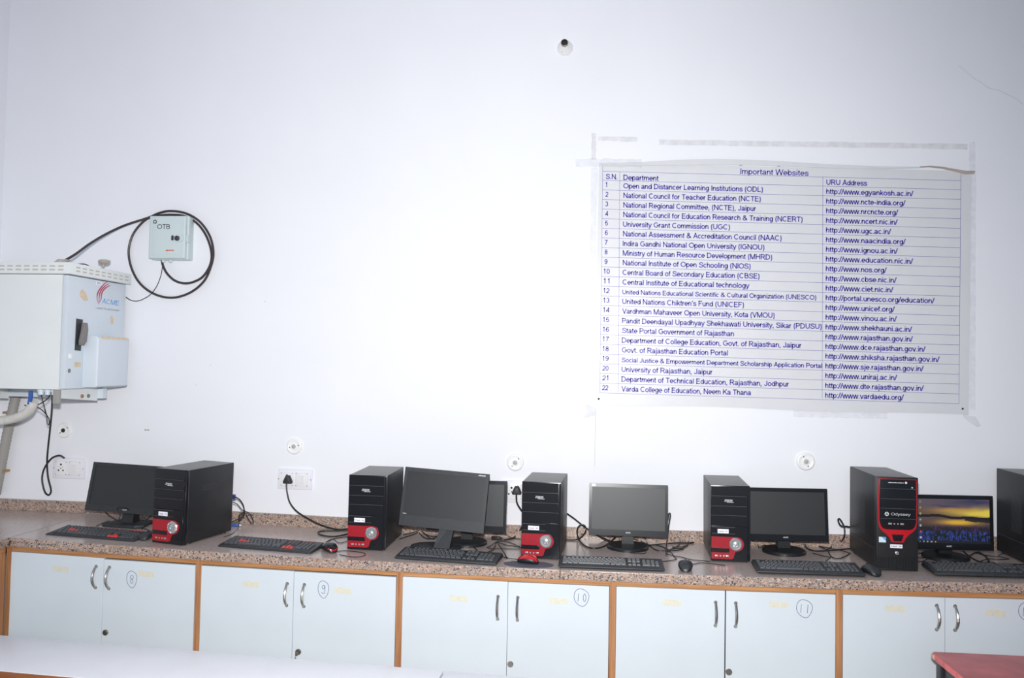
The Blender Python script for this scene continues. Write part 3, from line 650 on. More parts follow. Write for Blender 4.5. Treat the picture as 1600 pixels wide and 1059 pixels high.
def monitor(xc, y, zb, yaw, tilt, roll, W, H, label, base='round', bez=(.014, .017, .028), base_x=0, base_y=None, base_r=.098, lit=False, neck_w=.050, logo=True, sticker=False, corner_text=None, ledge=True):
    t = thing('monitor', label, 'monitor', (xc, y, zs(xc) + .0008), yaw, 'desktop monitors on the counter')
    zb0 = zb - zs(xc) - .0008
    Mx = Matrix.Translation((0, 0, zb0)) @ Matrix.Rotation(-tilt, 4, 'X') @ Matrix.Rotation(-roll, 4, 'Y')
    f = lambda x, yy, z: tuple(Mx @ Vector((x, yy, z)))
    bs, bt, bb = bez; h = W / 2
    fr = MB()
    fr.box(-h, h, 0, .018, 0, bb); fr.box(-h, h, 0, .018, H - bt, H); fr.box(-h, -h + bs, 0, .018, bb, H - bt); fr.box(h - bs, h, 0, .018, bb, H - bt)
    fr.map(f).build('bezel', M['gloss_black'] if base == 'round' else M['dark_grey'], t)
    if lit:
        nx, nz = 176, 100; cs = sunset_colors(nx, nz); g = MB(); x0, x1, z0, z1 = -h + bs, h - bs, bb, H - bt
        g.v = [(x0 + (x1 - x0) * i / nx, .003, z0 + (z1 - z0) * j / nz) for j in range(nz + 1) for i in range(nx + 1)]
        g.f = [(j * (nx + 1) + i, j * (nx + 1) + i + 1, (j + 1) * (nx + 1) + i + 1, (j + 1) * (nx + 1) + i) for j in range(nz) for i in range(nx)]
        so = g.map(f).build('screen', screen_on_mat(), t); ca = so.data.color_attributes.new('picture', 'FLOAT_COLOR', 'POINT')
        for i, c in enumerate(cs): ca.data[i].color = (*c, 1)
        so['label'] = 'lit screen showing a sunset lake with blue flowers'
    else:
        MB().box(-h + bs - .001, h - bs + .001, .003, .006, bb - .001, H - bt + .001).map(f).build('screen', M['screen_off'], t)
    bk = MB(); bk.loft([[f(-h + .002, .0185, .002), f(h - .002, .0185, .002), f(h - .002, .0185, H - .002), f(-h + .002, .0185, H - .002)],
                        [f(-h + .012, .030, .012), f(h - .012, .030, .012), f(h - .012, .030, H - .012), f(-h + .012, .030, H - .012)],
                        [f(-h * .6, .050, H * .2), f(h * .6, .050, H * .2), f(h * .6, .050, H * .8), f(-h * .6, .050, H * .8)]])
    bk.build('back_shell', M['black'], t)
    by = .055 if base_y is None else base_y
    nw = neck_w / 2
    if base == 'round':
        MB().lathe([(base_r, 0), (base_r, .010), (base_r - .006, .0155), (base_r * .45, .019), (.02, .020)], (base_x, by - .02, 0), 'z', 44).build('base', M['black'], t, smooth=True)
        MB().loft([[(base_x - nw - .004, by - .022, .017), (base_x + nw + .004, by - .022, .017), (base_x + nw + .004, by + .02, .017), (base_x - nw - .004, by + .02, .017)],
                   [(base_x - nw, by - .022, zb0 + .02), (base_x + nw, by - .022, zb0 + .02), (base_x + nw, by + .005, zb0 + .08), (base_x - nw, by + .005, zb0 + .08)]]).build('neck', M['black'], t)
    elif base == 'arm':
        MB().lathe([(.122, 0), (.122, .006), (.115, .010), (.05, .014), (.02, .0145)], (base_x, by, 0), 'z', 40).map(lambda x, yy, z: (x, by + (yy - by) * .62, z)).build('base', M['dark_grey'], t, smooth=True)
        MB().loft([[(.010 - nw, by - .055, .011), (.010 + nw, by - .060, .011), (.010 + nw, by - .030, .011), (.010 - nw, by - .025, .011)],
                   [(.034 - nw * .85, .030, zb0 + .05), (.034 + nw * .85, .030, zb0 + .05), (.034 + nw * .85, .05, zb0 + .05), (.034 - nw * .85, .05, zb0 + .05)]]).build('neck', M['dark_grey'], t)
    else:
        MB().prism_z([(base_x - .115, by - .06), (base_x - .085, by - .09), (base_x + .085, by - .09), (base_x + .115, by - .06), (base_x + .085, by + .07), (base_x - .085, by + .07)], 0, .014).build('base', M['dark_grey'], t, bevel=.004)
        MB().loft([[(base_x - nw, by - .03, .013), (base_x + nw, by - .03, .013), (base_x + nw, by + .03, .013), (base_x - nw, by + .03, .013)],
                   [(base_x - nw, .035, zb0 + .06), (base_x + nw, .035, zb0 + .06), (base_x + nw, .055, zb0 + .06), (base_x - nw, .055, zb0 + .06)]]).build('neck', M['black'], t)
    if logo:
        text(MB(), logo, lambda u, v: f(u, -.0006, bb * .45 + v), .006, .024, 10, 0, True).build('maker_mark', M['silver_print'], t)
    if corner_text:
        smudge(MB(), h - .050, h - .016, H - .0125, .0065, 7, lambda u, v: f(u, -.0006, v)).build('corner_lettering', M['silver_print'], t)
        smudge(MB(), -h + .014, -h + .032, bb + .004, .005, 5, lambda u, v: f(u, -.0006, v), 4).build('corner_mark', M['silver_print'], t)
    if sticker: MB().box(-h + .012, -h + .030, -.0008, -.0002, H - .015, H - .003).map(f).build('corner_sticker', M['light_sticker'], t)
    return t
monitor(.320, -.24, .085, R(-2.7), R(11.5), R(-1.5), .44, .242, 'black tilted monitor half hidden behind the leftmost tower', 'plate', (.016, .014, .030), .015, .03, neck_w=.062, logo='acer')
monitor(1.953, -.36, .095, R(-3.1), R(10.2), R(-2.8), .406, .270, 'large charcoal monitor leaning on a slanted arm, foremost of two overlapping screens', 'arm', (.015, .020, .050), -.030, .040, neck_w=.075, logo=None, corner_text=True)
monitor(2.051, -.24, .066, R(-.5), R(5.6), 0, .385, .241, 'black monitor peeking out behind the large charcoal monitor', 'round', logo=None)
monitor(2.818, -.20, .066, R(.2), R(6.2), 0, .370, .241, 'black monitor below the poster, between two towers, fully in view', 'round', logo='AOC', sticker=True)
monitor(3.540, -.19, .072, R(1.1), R(4.7), R(.7), .385, .240, 'black monitor below a round wall plate, left of the tall red rimmed tower', 'round', logo='AOC', sticker=True)
monitor(4.235, -.24, .072, R(2.4), R(1.3), R(.5), .385, .241, 'black monitor switched on, showing a sunset lake picture', 'round', logo='AOC', sticker=True, lit=True)

# ------------------------------------------------------------------ keyboards
def keyboard(p, yaw, W, Dp, label, reds=False, cord=None):
    x, y = p
    t = thing('keyboard', label, 'keyboard', (x, y, zs(x + W / 2) + .0005), yaw, 'keyboards on the counter', ry=slope(x + W / 2))
    z0, z1 = .012, .024
    MB().loft([[(.010, .003, 0), (W - .010, .003, 0), (W - .004, Dp, 0), (.004, Dp, 0)], [(0, 0, .006), (W, 0, .006), (W, Dp, .010), (0, Dp, .010)],
               [(.004, .004, z0), (W - .004, .004, z0), (W - .005, Dp - .003, z1), (.005, Dp - .003, z1)]]).build('body', M['dark_grey'], t, bevel=.003)
    ks, kr = MB(), MB(); un = (W - .040) / 22.6; rows = 6; ry = (Dp - .040) / 6.2
    def key(u, r, wd=1.0, hh=1.0, red=False):
        a = .018 + u * un; b = a + wd * un - .0024; q0 = .026 + r * ry; q1 = q0 + hh * ry - .0026
        sl = (z1 - z0) / Dp; za, zb_ = z0 + sl * q0, z0 + sl * q1; k = .0024; h = .0062
        (kr if red else ks).add([(a, q0, za), (b, q0, za), (b, q1, zb_), (a, q1, zb_), (a + k, q0 + k, za + h), (b - k, q0 + k, za + h), (b - k, q1 - k, zb_ + h), (a + k, q1 - k, zb_ + h)],
                                [(4, 5, 6, 7), (0, 1, 5, 4), (1, 2, 6, 5), (2, 3, 7, 6), (3, 0, 4, 7)])
    lay = [[1.25, 1.25, 1.25, 6.25, 1.25, 1.25, 1.25, 1.25], [2.25] + [1] * 10 + [2.75 - .5 + .25], [1.75] + [1] * 11 + [2.25], [1.5] + [1] * 12 + [1.5], [1] * 13 + [2]]
    for r, ws in enumerate(lay):
        u = 0
        for k, wd in enumerate(ws):
            key(u, r, wd, red=reds and ((r == 2 and k in (2, 3, 4)) or (r == 3 and k == 2)) and k > 1); u += wd
    for k in range(13): key((0 if k == 0 else 2 + (k - 1) * 1.0 + (k - 1) // 4 * .33), 5.15, .95)
    for r in (3, 4):
        for k in range(3): key(15.35 + k, r)
    for k in range(3): key(15.35 + k, 5.15)
    for k in range(3): key(15.35 + k, 0, red=reds)
    key(16.35, 1, red=reds)
    for r in range(4):
        for k in range(3): key(18.7 + k, r + 1)
        if r < 3: key(21.7, r + 1, 1, 1)
    key(18.7, 0, 2); key(20.7, 0); key(21.7, 0, 1)
    stuff(ks.build('keys', M['key'], t))
    if reds:
        for a, n in ((5.0, 4), (9.5, 4), (14.5, 4), (18.7, 3)):
            for k in range(n): kr.box(.018 + (a + k) * un, .018 + (a + k + .7) * un, Dp - .013, Dp - .008, z1 - .002, z1 + .0015)
        stuff(kr.build('red_keys', M['key_red'], t))
    return t
def dirang(a, b): return math.atan2(b[1] - a[1], b[0] - a[0])
def kb(fl, fr, W, Dp, label, reds=False):
    return keyboard((fl[0], fl[1]), dirang(fl, fr), W, Dp, label, reds)
kb((.1105, -.529), (.548, -.548), .452, .148, 'dark keyboard with red arrow keys before the leftmost monitor', True)
kb((.957, -.532), (1.417, -.566), .456, .150, 'dark keyboard with red arrow keys between two towers, no monitor behind it', True)
kb((1.789, -.570), (2.249, -.606), .460, .150, 'black keyboard below the large charcoal monitor')
kb((2.510, -.598), (2.962, -.596), .450, .130, 'black keyboard lying square below the monitor under the poster')
kb((3.336, -.580), (3.772, -.590), .436, .150, 'black keyboard reaching from a small tower to the tall red rimmed tower')
kb((4.050, -.550), (4.50, -.566), .450, .150, 'black keyboard under the lit sunset screen, cut by the frame edge')

# ------------------------------------------------------------------ mice, mouse pad
def mouse(px, py, yaw, label, body, shell, cord=None, accent=None, s=1.0):
    P = on_top(px, py, 0); hz = .0022 if 'oval' in label else 0
    t = thing('mouse', label, 'mouse', (P.x, P.y, P.z + .0005 + hz), yaw, 'computer mice on the counter')
    Lg, Wd, Hh = .050 * s, .031 * s, .041 * s
    def ring(k, y):
        q = y / Lg; wd = Wd * (1 - abs(q) ** 3.2) ** .45 * (.95 if q < 0 else 1.0); e = ((-.05 - q) / .95) ** 2.6 if q < -.05 else ((q + .05) / 1.05) ** 2 * .82; hh = Hh * max(.02, 1 - e) ** .55
        pts = []
        for i in range(16):
            a = 2 * pi * i / 16
            cx, cz = cos(a), sin(a)
            pts.append((wd * (abs(cx) ** .8) * (1 if cx > 0 else -1), y, hh * .42 + hh * .55 * cz if cz > 0 else hh * .42 * (1 + cz * .98)))
        return pts
    ys = [-.985, -.93, -.8, -.6, -.3, 0, .3, .6, .8, .93, .985]
    rings = [ring(k, v * Lg) for k, v in enumerate(ys)]
    MB().loft(rings).build('body', M[body], t, smooth=True)
    # upper shell sits just proud of the body
    up = MB(); n = 9; gr = []
    for v in (-.95, -.8, -.6, -.3, 0, .3, .6, .8, .94):
        r = ring(0, v * Lg); gr.append([(x * 1.02, y, z * 1.015 + .0006) for x, y, z in r[1:8]])
    for g in gr: up.v += g
    for j in range(len(gr) - 1):
        for k in range(6): up.f.append((j * 7 + k, j * 7 + k + 1, (j + 1) * 7 + k + 1, (j + 1) * 7 + k))
    up.build('shell', M[shell], t, smooth=True)
    MB().lathe([(.007, -.0025), (.0075, 0), (.007, .0025)], (0, Lg * .55, Hh * .80), 'x', 14).build('scroll_wheel', M['dark_grey'], t, smooth=True)
    if accent: MB().tube([(-Wd * .72, -Lg * .68, Hh * .5), (-Wd * .45, -Lg * .86, Hh * .38), (0, -Lg * .93, Hh * .32), (Wd * .45, -Lg * .86, Hh * .38), (Wd * .72, -Lg * .68, Hh * .5)], .0034, 8).build('accent_strip', M[accent], t, smooth=True)
    if cord:
        inv = (Matrix.Translation(t.location) @ Matrix.Rotation(yaw, 4, 'Z')).inverted()
        pts = [(0, Lg * .97, .010)] + [tuple(inv @ (on_top(a, b, .003) + Vector((0, 0, .0022 if k == 0 and 'oval' in label else 0)))) for k, (a, b) in enumerate(cord)]
        MB().tube(pts, .0017, 6).build('cord', M['cable'], t, smooth=True)
    return t
pd = MB().lathe([(.108, 0), (.108, .002)], (0, 0, 0), 'z', 48).map(lambda x, y, z: (x, y * .55, z)).build('mouse_pad', M['mousepad'])
Pp = on_top(826, 882); pd.location = (Pp.x, Pp.y, zs(Pp.x) + .0003); tag(pd, 'dark grey oval mouse pad under a red mouse', 'mouse pad')
mouse(228, 842, R(10), 'bluish black mouse squeezed between keyboard and leftmost tower', 'dark_grey', 'dark_grey', None, None, .85)
mouse(515, 861, R(42), 'black mouse with glowing red nose beside the red-keyed keyboard', 'black', 'gloss_black', [(508, 848), (520, 842), (530, 848), (543, 845)], 'red_gloss')
mouse(825, 880.5, R(78), 'red topped black mouse on the dark oval pad', 'black', 'red_gloss', [(806, 874), (795, 872), (789, 868)], None, .95)
mouse(1071, 890, R(-5), 'plain rounded black mouse beside the square-laid keyboard', 'black', 'dark_grey', [(1083, 881), (1095, 879), (1110, 880), (1125, 882), (1133, 883)])
mouse(1361, 897, R(14), 'plain black mouse at the foot of the tall red rimmed tower', 'black', 'dark_grey', None, None, 1.0)

# ------------------------------------------------------------------ cables on the counter
def cable(pts, r, label, cat='cable', group=None, extra=None, name='cable', m='cable'):
    P = []
    for q in pts:
        if len(q) == 2: P.append(on_top(q[0], q[1], r + .0008))
        elif isinstance(q[2], str): P.append(on_top(q[0], q[1], float(q[2])))
        else: P.append(on_y(*q))
    o = MB().tube(P, r, 7).build(name, M[m], None, smooth=True)
    return tag(o, label, cat, group)
T1 = ('thin black leads tied up behind the leftmost tower', 'cable', 'leads tied behind leftmost tower')
def strand(pts, r, T): return cable(pts, r, T[0], T[1], T[2])
strand([(362, 776, -.19), (368, 776.5, -.18), (375, 781, -.17), (380, 789, -.17), (382, 798, -.17)], .0030, T1)
strand([(361, 784, -.19), (370, 787, -.18), (377, 795, -.17), (382, 799, -.17)], .0022, T1)
strand([(382, 798, -.17), (391, 803, -.16), (396, 815, -.15), (391, 815, -.16), (384, 802, -.17)], .0022, T1)
strand([(382, 799, -.17), (375, 803, -.17), (373, 810, -.17), (380, 806, -.17), (383, 799, -.17)], .0022, T1)
strand([(382, 800, -.17), (378, 808, -.18), (370, 812, -.19), (361, 816, -.19)], .0026, T1)
strand([(381, 800, -.17), (374, 812, -.19), (372, 825), (362, 834), (350, 838.5)], .0018, T1)
vg = MB().box(-.012, .012, -.008, .008, -.012, .012).build('vga_plug', M['blue_plug'], bevel=.003); vg.location = on_y(364, 776, -.175); tag(vg, 'blue plug at the back of the leftmost tower', 'plug')
bc = thing('usb_plug', 'small blue plug with pale tip lying behind the leftmost tower', 'plug', tuple(on_top(369, 822, .001)), R(8))
MB().box(-.022, .012, -.008, .008, 0, .012).build('grip', M['blue'], bc, bevel=.003); MB().box(.0125, .026, -.006, .006, .002, .009).build('tip', M['light_tip'], bc, bevel=.001)
T2 = ('black leads looped around the foot of the leftmost monitor', 'cable', 'leads around leftmost monitor foot')
strand([(165, 799, -.1), (170, 805), (180, 811), (192, 815), (206, 819)], .0026, T2)
strand([(181, 816), (188, 806, '.03'), (183, 795, -.26), (189, 792, -.265), (200, 795, -.26), (205, 803, '.03'), (214, 814), (228, 820)], .0016, T2)
strand([(210, 816), (216, 810, '.02'), (226, 809, '.02'), (230, 814), (222, 818), (213, 814)], .0024, T2)
strand([(238, 803, '.02'), (230, 812), (224, 822), (221, 827)], .0026, T2)
strand([(205, 813), (220, 816), (238, 818)], .0030, T2)
strand([(150, 822), (160, 817), (172, 813)], .0015, T2)
strand([(195, 823), (210, 824), (226, 826), (237, 830)], .0018, T2)

# cord from the second socket, running behind the second tower
def plug(px, py, y=-.045):
    P = on_y(px, py, y); o = MB()
    o.loft([[(P.x + a * s, y + .032 - k, P.z + b * s) for a, b in ((-.022, -.016), (.022, -.016), (.024, -.006), (.010, .026), (-.010, .026), (-.024, -.006))] for s, k in ((.8, 0), (1, .01), (1, .025), (.72, .036))])
    return o, P
def power_cord(px, py, pts, r, label):
    t = thing('power_cord', label, 'cable', (0, 0, 0), group='power cords plugged into the wall')
    o, P = plug(px, py); o.build('plug', M['dark_grey'], t, bevel=.003)
    Q = [(P.x, -.045, P.z - .012), (P.x, -.046, P.z - .03)] + [tuple(on_y(*q) if len(q) == 3 and not isinstance(q[2], str) else on_top(q[0], q[1], float(q[2]) if len(q) == 3 else r + .0008)) for q in pts]
    MB().tube(Q, r, 8).build('cord', M['cable'], t, smooth=True)
    return t
power_cord(448, 751, [(449, 771, -.05), (453, 785, -.06), (463, 798, -.07), (478, 808, -.08), (497, 818, -.09), (513, 824, '.006'), (530, 827), (548, 826), (560, 827)], .0042, 'black three-pin plug and cord drooping from the socket between the first towers')
cable([(560, 828), (543, 828), (520, 829), (503, 829.5), (497, 832), (503, 836), (520, 838), (535, 836), (546, 833)], .0038, 'thick black cord loop lying left of the tower with the red mouse')
cable([(546, 838), (530, 840), (520, 842), (512, 846), (507, 851)], .0017, 'thin lead squiggling from the second tower toward the red-nosed mouse')
cable([(524, 862), (536, 860), (550, 861), (566, 863), (571, 866.5), (562, 869.5), (548, 869.5), (530, 866)], .0017, 'thin lead looping in front of the second tower')
power_cord(807, 768, [(808, 786, -.05), (814, 796, -.07), (822, 806, -.09), (824, 815, -.10), (815, 824, -.12), (810, 832, '.01'), (802, 840), (790, 843), (782, 843)], .0042, 'black three-pin plug and cord hanging left of the tower with the oval pad')
cn = thing('cable_connector', 'black moulded connector lying left of the tower with the oval pad', 'plug', tuple(on_top(775, 843, .001)), R(-8))
MB().box(-.022, .022, -.011, .011, 0, .016).build('housing', M['black'], cn, bevel=.003); MB().box(.0225, .034, -.006, .006, .003, .012).build('strain_relief', M['black'], cn, bevel=.002)
T3 = ('thin black leads fanning out beside the large charcoal monitor', 'cable', 'leads fanning beside charcoal monitor')
for pts in ([(776, 846), (766, 853), (761, 855), (770, 857), (790, 857), (814, 857.5)], [(776, 846), (790, 851), (803, 853), (813, 855)], [(777, 845), (795, 847), (808, 852), (814, 855)],
            [(776, 847), (772, 855), (765, 861), (760, 863)], [(777, 847), (783, 856), (790, 867), (793, 872), (787, 870), (782, 868)], [(775, 847), (773, 857), (768, 861), (762, 865)], [(790, 834, -.03), (797, 839), (805, 841), (814, 842)]):
    strand(pts, .0018, T3)
T4 = ('black leads tangled behind the large charcoal monitor', 'cable', 'leads behind charcoal monitor')
for pts in ([(630, 835), (642, 833), (655, 829, '.01'), (664, 834), (672, 841), (680, 842)], [(624, 842), (636, 838), (650, 833), (657, 826, '.012')], [(657, 828, '.01'), (668, 836), (679, 838), (688, 836)], [(655, 832), (662, 839), (672, 842), (684, 838), (690, 834)],
            [(730, 849), (738, 853), (745, 859), (744, 862)]):
    strand(pts, .0024, T4)
mn = cable([(886, 802, -.08), (896, 809, -.07), (906, 817, -.06), (916, 825, -.06), (930, 834, -.06), (945, 841, -.06), (956, 846), (975, 848)], .0034, 'thick black lead rising from behind the tower with the oval pad to monitor')
cable([(882, 843), (897, 843.5), (906, 841, '.012'), (914, 832, -.10), (915, 823, -.10), (909, 819.5, -.10), (903, 824, -.10), (902, 834, -.10), (906, 845, '.008'), (915, 853), (928, 856.5), (942, 854), (953, 847, '.01'), (962, 838, -.12)], .0036, 'thick black lead curling in a loop left of the monitor under the poster')
T5 = ('black leads tangled behind and right of the monitor under the poster', 'cable', 'leads right of poster monitor')
for pts, r in (([(932, 836, -.06), (950, 846), (968, 849), (990, 848), (1015, 851), (1040, 849)], .0026), ([(985, 840, -.06), (1000, 845), (1013, 851), (1025, 859), (1042, 860)], .0026), ([(1007, 838, -.06), (1010, 845), (1014, 852), (1022, 851), (1035, 854), (1043, 859)], .0026),
               ([(1044, 849), (1060, 848), (1080, 848), (1096, 845)], .0036), ([(1046, 846), (1055, 839, '.02'), (1066, 836, '.03'), (1074, 841, '.02'), (1075, 849), (1066, 854), (1050, 854)], .0022), ([(1096, 846), (1085, 843, '.008'), (1073, 843, '.008'), (1063, 847), (1060, 852), (1050, 857), (1042, 861)], .0028),
               ([(1096, 846), (1088, 840, '.012'), (1080, 838.5, '.012'), (1075, 840, '.01')], .0024), ([(1074, 843), (1075, 851), (1067, 856), (1052, 857), (1043, 862)], .0022), ([(1042, 859), (1050, 864), (1053, 869), (1057, 873), (1050, 875), (1040, 876.5), (1034, 877)], .0017),
               ([(1042, 865), (1053, 868), (1065, 870), (1080, 874), (1098, 875.5), (1110, 877)], .0017), ([(1012, 852), (1000, 855), (988, 860), (984, 863)], .0017), ([(1014, 853), (1010, 860), (1008, 864), (996, 864.5), (985, 863.5)], .0016), ([(1043, 858), (1048, 860), (1060, 859), (1068, 857)], .0028)):
    strand(pts, r, T5)
vc = cable([(1041, 868), (1041, 855, '.01'), (1043, 838, -.14), (1045, 820, -.14), (1047.5, 803.5, -.14), (1045, 802.5, -.14), (1043.5, 812, -.14)], .0030, 'black lead standing upright at the right edge of the monitor under the poster')
T6 = ('black leads tangled left of the tall red rimmed tower', 'cable', 'leads left of red rimmed tower')
for pts, r in (([(1293, 838, -.06), (1302, 845), (1309, 850), (1320, 852), (1330, 854)], .0026), ([(1312, 850), (1319, 838, -.10), (1319.5, 826, -.10), (1317, 818, -.10), (1312, 810.5, -.10), (1309.5, 812, -.10), (1312, 819, -.10), (1316, 822, -.10), (1322, 822, -.10), (1327, 823, -.09)], .0036),
               ([(1255, 846), (1260, 855), (1270, 860), (1285, 860.5), (1305, 859), (1328, 857)], .0034), ([(1265, 848), (1280, 853), (1292, 858), (1300, 853), (1310, 850)], .0026), ([(1294, 858), (1296, 865), (1302, 871), (1312, 872), (1322, 868), (1328, 864)], .0024), ([(1280, 853), (1300, 857), (1316, 860), (1328, 864)], .0022),
               ([(1270, 864), (1285, 868), (1298, 870.5)], .0020), ([(1298, 871), (1293, 874), (1290, 877)], .0014), ([(1302, 846), (1312, 849), (1328, 848)], .0018)):
    strand(pts, r, T6)
T7 = ('black lead curling under the monitor left of the tall tower', 'cable', 'leads left under that monitor')
strand([(1184, 850), (1186, 855), (1190, 854), (1193, 851.5), (1205, 852.5), (1222, 854)], .0024, T7); strand([(1244, 856), (1245, 851), (1246, 847)], .0016, T7)
T8 = ('black leads tangled under the lit sunset screen', 'cable', 'leads under the lit screen')
for pts, r in (([(1432, 877), (1443, 876.5), (1452, 870), (1457, 864)], .0022), ([(1434, 871), (1445, 871), (1455, 867), (1462, 864)], .0022), ([(1435, 864), (1450, 864), (1465, 867)], .0026), ([(1505, 861), (1515, 869), (1527, 876), (1540, 879), (1545, 876), (1540, 869), (1530, 863)], .0034),
               ([(1500, 868), (1512, 869), (1522, 864), (1530, 862)], .0030), ([(1533, 876), (1545, 873), (1560, 874), (1576, 873)], .0020), ([(1525, 864), (1545, 868), (1565, 870), (1577, 873)], .0020), ([(1560, 868), (1567, 863, '.015'), (1568, 855, '.03')], .0014), ([(1524, 882), (1535, 879), (1550, 878), (1566, 884)], .0018)):
    strand(pts, r, T8)

# ------------------------------------------------------------------ wall fittings
def rose(px, py, r, label, button, s=0, dirt=False):
    P = on_y(px, py, 0)
    t = thing('wall_plate', label, 'wall plate', (P.x, 0, P.z), 0, 'round blanking plates on the wall')
    MB().lathe([(r, 0), (r, .006), (r * .93, .010), (r * .80, .0115), (r * .72, .010), (r * .42, .010), (r * .38, .013), (r * .2, .014)], (0, -.0005, 0), n=36).build('plate', M['holder'], t, smooth=True)
    MB().lathe([(r * .27, 0), (r * .26, .003), (r * .1, .005)], (0, -.0143, 0), n=16).build('centre_button', M[button], t, smooth=True)
    for a in (s, s + 180): MB().lathe([(.0032, 0), (.003, .002)], (r * .58 * cos(R(a)), -.0103, r * .58 * sin(R(a))), n=8).build('screw', M['dark_hole'], t)
    return t
rose(101.5, 672, .041, 'round white wall plate above the empty socket, left end', 'dark_hole', 35)
rose(460.5, 697, .041, 'round white wall plate above the socket with a drooping cord', 'grey_button', 15)
rose(805.5, 722, .043, 'round white wall plate above the tower with the oval pad', 'grey_button', 50)
rose(1258.5, 720.5, .043, 'round white wall plate below the poster, above a monitor', 'grey_button', 115)
P = on_y(883, 75.5, 0)
bh = thing('bulb_holder', 'white empty bulb holder on the bare wall high up', 'lamp holder', (P.x, 0, P.z))
MB().lathe([(.040, 0), (.040, .006), (.036, .012), (.026, .030), (.019, .050), (.0175, .062)], (0, -.0005, 0), n=32).build('body', M['holder'], bh, smooth=True)
MB().lathe([(.0178, .0), (.0182, .016), (.015, .018), (.0145, .006), (.001, .004)], (0, -.058, 0), n=24).build('socket_sleeve', M['dark_steel'], bh, smooth=True)
MB().lathe([(.0140, 0), (.0138, .001)], (0, -.0660, 0), n=20).build('socket_hole', M['dark_hole'], bh)
for a in (60, 240): MB().lathe([(.003, 0), (.003, .003)], (.031 * cos(R(a)), -.020, .031 * sin(R(a))), n=8).build('screw', M['grey_button'], bh)

def socket_plate(x0, x1, z0, z1, label, mirrored=False):
    t = thing('socket_plate', label, 'socket', ((x0 + x1) / 2, 0, (z0 + z1) / 2), 0, 'socket and switch plates')
    w2, h2 = (x1 - x0) / 2, (z1 - z0) / 2
    MB().box(-w2, w2, -.012, -.0005, -h2, h2).build('plate', M['plate'], t, bevel=.004)
    for k, cx in enumerate((-w2 * .43, w2 * .42)):
        mo = MB().box(cx - w2 * .38, cx + w2 * .38, -.018, -.0121, -h2 * .70, h2 * .70).build('module', M['module'], t, bevel=.002)
        for sx in (-1, 1):
            for sz in (-1, 1): MB().lathe([(.0026, 0), (.0024, .001)], (cx + sx * w2 * .32, -.0181, sz * h2 * .6), n=8).build('screw', M['screw'], mo)
        if k == 0:
            for hx, hz, hr in ((0, .020, .0055), (-.013, -.011, .0045), (.013, -.011, .0045), (0, .0, .003), (-.010, .007, .0025), (.010, .007, .0025)):
                MB().lathe([(hr, 0), (hr, .0004)], (cx + hx, -.0181, hz), n=12).build('pin_hole', M['grey_button'] if hr < .003 else M['dark_hole'], mo)
        else:
            MB().add([(cx - .011, -.0182, -.021), (cx + .011, -.0182, -.021), (cx + .011, -.0182, .021), (cx - .011, -.0182, .021), (cx - .010, -.0205, -.020), (cx + .010, -.0205, -.020), (cx + .010, -.0255, .020), (cx - .010, -.0255, .020)],
                     [(0, 1, 5, 4), (1, 2, 6, 5), (2, 3, 7, 6), (3, 0, 4, 7), (4, 5, 6, 7)]).build('rocker_switch', M['module'], mo)
    for sx in (-1, 1): MB().lathe([(.003, 0), (.003, .001)], (sx * w2 * .93, -.0121, 0), n=8).build('screw', M['screw'], t)
    return t
socket_plate(-.238, -.056, .210, .320, 'white socket and switch plate with nothing plugged in, near left corner')
socket_plate(1.018, 1.204, .196, .301, 'white socket and switch plate with a plug and drooping cord')
socket_plate(2.19, 2.375, .170, .280, 'white socket and switch plate half hidden by the tower with the oval pad')
nl = MB().tube([(-.008, 0, 0), (.008, 0, 0)], .0022, 6, smooth=False); nl.lathe([(.004, 0), (.004, .006)], (-.009, .003, 0), n=8); nl.lathe([(.004, 0), (.004, .006)], (.009, .003, 0), n=8)
nl = nl.build('wall_plug', M['knob']); nl.location = on_y(229.5, 671.5, -.003); tag(nl, 'tiny brown pair of wall plugs on the bare wall', 'wall plug')

# ------------------------------------------------------------------ big steel wall box with its lid, door and pipes
bx = thing('equipment_cabinet', 'large pale grey steel wall box with louvred lid, mounted in the left corner', 'cabinet', (0, 0, 0))
X = .17; Y0, Y1 = -.515, -.055; Z0, Z1 = .705, 1.25
MB().box(WL + .002, X - .029, Y0, Y1, Z0, Z1).build('shell', M['acme_box'], bx, bevel=.003)
MB().box(X - .0288, X - .0252, Y0 + .012, Y1 - .01, Z0 + .01, Z1 - .01).build('door_gap_shade', M['lock_black'], bx)  # black strip standing in for the shade in the gap behind the door
MB().box(X - .025, X, Y0 + .002, Y1 + .004, Z0 + .004, Z1 - .002).build('side_door', M['acme_shaded'], bx, bevel=.003)
MB().box(WL + .002, X + .025, Y0 - .025, Y1 + .01, Z1 + .002, Z1 + .056).build('lid', M['acme_box'], bx, bevel=.003)
vs = MB()
for k in range(14):
    x = X - .005 - k * .043
    if x < -.55: break
    for zz in (Z1 + .020, Z1 + .037): vs.box(x - .030, x - .002, Y0 - .0258, Y0 - .0252, zz - .004, zz + .003)
for k in range(9):
    y = Y0 + .02 + k * .049
    for zz in (Z1 + .020, Z1 + .037): vs.box(X + .0252, X + .0258, y, y + .030, zz - .004, zz + .003)
stuff(vs.build('vent_slots', M['slot'], bx))
